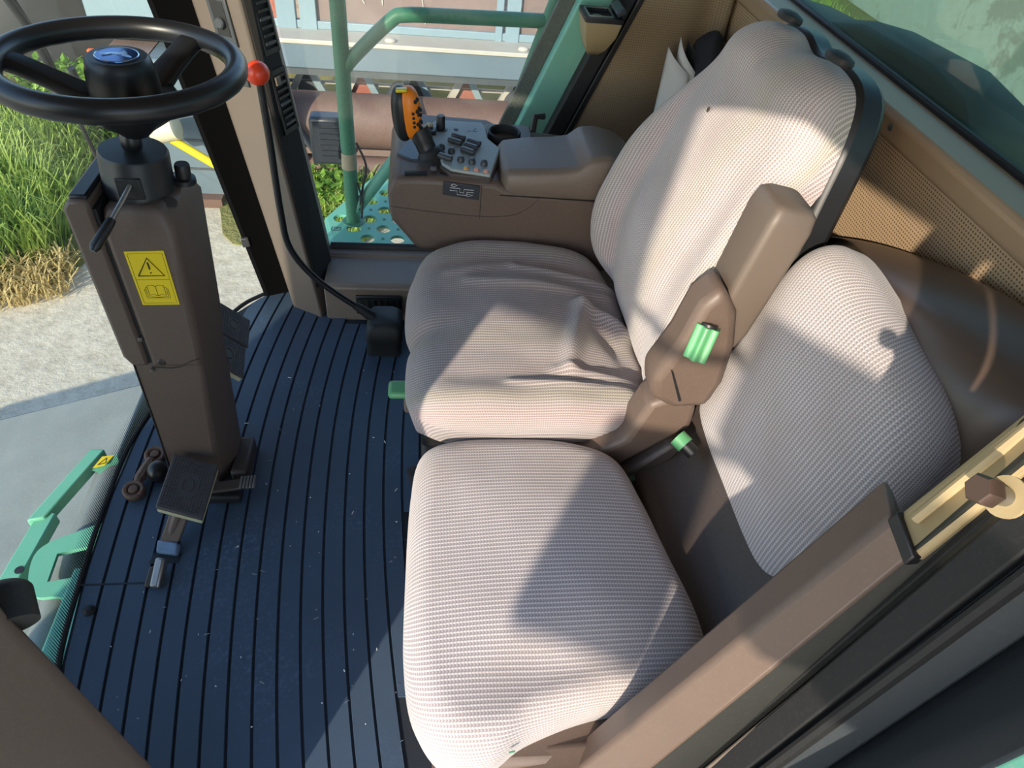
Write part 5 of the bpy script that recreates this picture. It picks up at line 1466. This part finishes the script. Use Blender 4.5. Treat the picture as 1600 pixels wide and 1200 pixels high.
plate('perforated_screen', [(-1.86, -0.515), (-1.14, -0.515), (-1.14, 0.52), (-1.86, 0.52)], hl, frame((0, 6.17, 0), (0, -1, 0), (1, 0, 0)) , 0.006, m_hred, hx)
box('infill_sheet', (-1.86, 6.30, -0.55), (-1.14, 6.31, 0.52), m_hwhite, hx)
box('infill_sheet', (-0.83, 6.17, -0.515), (0.60, 6.18, 0.52), m_hbrown, hx)
box('infill_sheet', (0.80, 6.17, -0.515), (2.2, 6.18, 0.52), m_hbrown, hx)
for pts in ([(-0.30, 6.165, 0.5), (-0.32, 6.165, -0.05), (-0.31, 6.165, -0.36)], [(-0.60, 6.165, -0.1), (-0.45, 6.165, -0.36)], [(-0.20, 6.165, -0.16), (0.0, 6.165, -0.28), (0.03, 6.165, -0.48)]):
    tube('loose_wire', pts, 0.006, m_hwhite, hx, n=6)
# auger
tube('auger_tube', [(X0 + 0.35, 6.02, -1.25), (X1, 6.02, -1.25)], 0.225, m_hrust, hx, n=40)
for seg_ in range(5):
    v, f = [], []
    xb = -1.55 + seg_ * 1.05
    steps = 40
    for q in range(steps + 1):
        t = q / steps; a = t * 2 * math.pi - 1.0
        x = xb + t * 0.85
        v += [(x, 6.02 + 0.23 * math.cos(a), -1.25 + 0.23 * math.sin(a)), (x, 6.02 + 0.335 * math.cos(a), -1.25 + 0.335 * math.sin(a))]
    for q in range(steps):
        f.append((2 * q, 2 * q + 1, 2 * q + 3, 2 * q + 2))
    fo = obj('auger_flight', v, f, m_hdark, hx, smooth=True)
    so = fo.modifiers.new('thick', 'SOLIDIFY'); so.thickness = 0.012
tube('lower_roller', [(X0 + 0.35, 5.86, -1.60), (X1, 5.86, -1.60)], 0.10, m_hrust, hx, n=24)
# trough behind and below
tr_ = [(5.72, -1.72), (5.95, -1.78), (6.3, -1.66), (6.42, -1.3), (6.42, -1.22)]
v = [(x, y, z) for x in (X0, X1) for y, z in tr_]
f = [(i, i + 1, i + 6, i + 5) for i in range(4)]
fo = obj('trough', v, f, m_hbrown, hx, smooth=True)
so = fo.modifiers.new('thick', 'SOLIDIFY'); so.thickness = 0.015
box('side_plate', (-1.30, 5.66, -1.86), (-1.03, 5.72, -0.86), m_hgrey, hx, bevel=0.01)
box('shade_skirt', (X0 + 0.4, 5.74, -1.86), (X1, 5.77, -1.66), m_hdark, hx, bevel=0.004)  # dark sheet standing in for the shade below the auger
box('skid_beam', (X0, 5.78, -1.89), (X1, 6.1, -1.74), m_hdark, hx)
# row of pointed crop dividers behind the auger
k_ = 0
x = -1.45
while x < 3.4:
    w = 0.17
    for sgn, m in ((-1, m_hwhite), (1, m_hlight)):
        a = Vector((x, 6.34, -0.955)); b = Vector((x + sgn * 0.055, 6.34, -0.955)); c_ = Vector((x + sgn * (w + 0.04), 6.30, -1.22)); d_ = Vector((x + sgn * (w - 0.03), 6.30, -1.22))
        v = [a, b, c_, d_] + [p + Vector((0, 0.05, 0)) for p in (a, b, c_, d_)]
        obj('divider_leg', v, [(0, 1, 2, 3), (4, 7, 6, 5), (0, 4, 5, 1), (1, 5, 6, 2), (2, 6, 7, 3), (3, 7, 4, 0)], m, hx)
    obj('divider_sheet', [(x - 0.12, 6.36, -1.22), (x + 0.12, 6.36, -1.22), (x + 0.03, 6.40, -0.97), (x - 0.03, 6.40, -0.97)], [(0, 1, 2, 3)], m_hdark if k_ % 2 else m_hred, hx)
    x += 0.46; k_ += 1
box('cross_strip', (X0, 6.385, -1.09), (X1, 6.40, -1.06), m_hwhite, hx)
# left end assembly of the header
es = empty('header_end', (-2.2, 6.0, -1.9), 'grey end drive of the header with orange edge and warning decals', 'machine end')
box('end_panel', (-2.10, 5.70, -1.86), (-1.62, 6.25, -0.72), m_hgrey, es, bevel=0.03)
box('upper_cover', (-2.50, 5.95, -0.66), (-1.95, 6.35, 0.6), m_hlight, es, bevel=0.02)
box('side_sheet', (-2.40, 5.75, -1.32), (-2.05, 6.25, -0.72), m_hbrown, es, bevel=0.01)
obox('orange_edge', (-2.425, 5.73, -0.88), (0.022, 0, 0), (0, 0.02, 0), (-0.02, 0, 0.20), m_orange if False else M('orange_marker', s(232, 104, 50), 0.5), es)
box('white_decal', (-2.37, 5.742, -1.02), (-2.27, 5.748, -0.80), m_hwhite, es)
box('white_decal', (-2.22, 5.742, -1.10), (-2.10, 5.748, -0.95), m_hlight, es)
tube('decal_symbol', [(-2.355, 5.738, -0.92), (-2.32, 5.738, -0.83), (-2.285, 5.738, -0.92), (-2.355, 5.738, -0.92)], 0.004, m_ink, es, n=5)
tube('decal_symbol', [(-2.35, 5.738, -0.98), (-2.30, 5.738, -0.98)], 0.004, m_ink, es, n=5)
obj('red_reflector', [(-2.02, 5.69, -0.74), (-1.96, 5.69, -0.74), (-1.99, 5.69, -0.82)], [(0, 1, 2)], m_red, es)
tube('vertical_pipe', [(-2.19, 5.72, -0.74), (-2.17, 5.72, -1.25)], 0.014, M('rusty_orange_pipe', s(176, 120, 84), 0.6, var=0.2), es, n=8)
lathe('cream_coupling', [(0.0005, 0.0), (0.10, 0.0), (0.10, 0.18), (0.07, 0.20), (0.0005, 0.20)], frame((-2.05, 5.45, -1.16), (0.6, 0, 0.15)), M('cream_plastic', s(206, 198, 168), 0.5), es, n=24)
tube('yellow_shaft_guard', [(-1.96, 5.45, -1.20), (-1.55, 5.40, -1.45), (-1.25, 5.38, -1.62)], 0.032, m_yellow, es, n=14)
for z in (-1.35, -1.6):
    box('panel_joint', (-2.06, 5.693, z), (-1.66, 5.70, z + 0.02), m_hdark, es)
box('timber_block', (-1.95, 5.60, -1.90), (-1.70, 5.70, -1.82), m_hrust, es)
# parked machine wheel further left
tw = empty('parked_machine', (-3.3, 8.3, -1.9), 'dark covered machine on tyres standing against the yard wall', 'machine')
tm = frame((-3.35, 7.75, -1.20), (0.2, -1, 0.1))
lathe('tyre', [(0.40, -0.16), (0.62, -0.17), (0.74, -0.10), (0.76, 0.0), (0.74, 0.10), (0.62, 0.17), (0.40, 0.16)], tm, m_rubber, tw, n=48)
lathe('hub', [(0.40, -0.10), (0.40, 0.12), (0.30, 0.06), (0.12, 0.05), (0.10, 0.12), (0.0005, 0.12)], tm, M('pale_blue_hub', s(136, 162, 184), 0.5, var=0.2), tw, n=32)
box('cover', (-4.0, 8.0, -1.75), (-3.0, 9.3, 0.5), M('dark_tarpaulin', s(58, 60, 62), 0.8, var=0.3, vscale=4), tw, bevel=0.08)
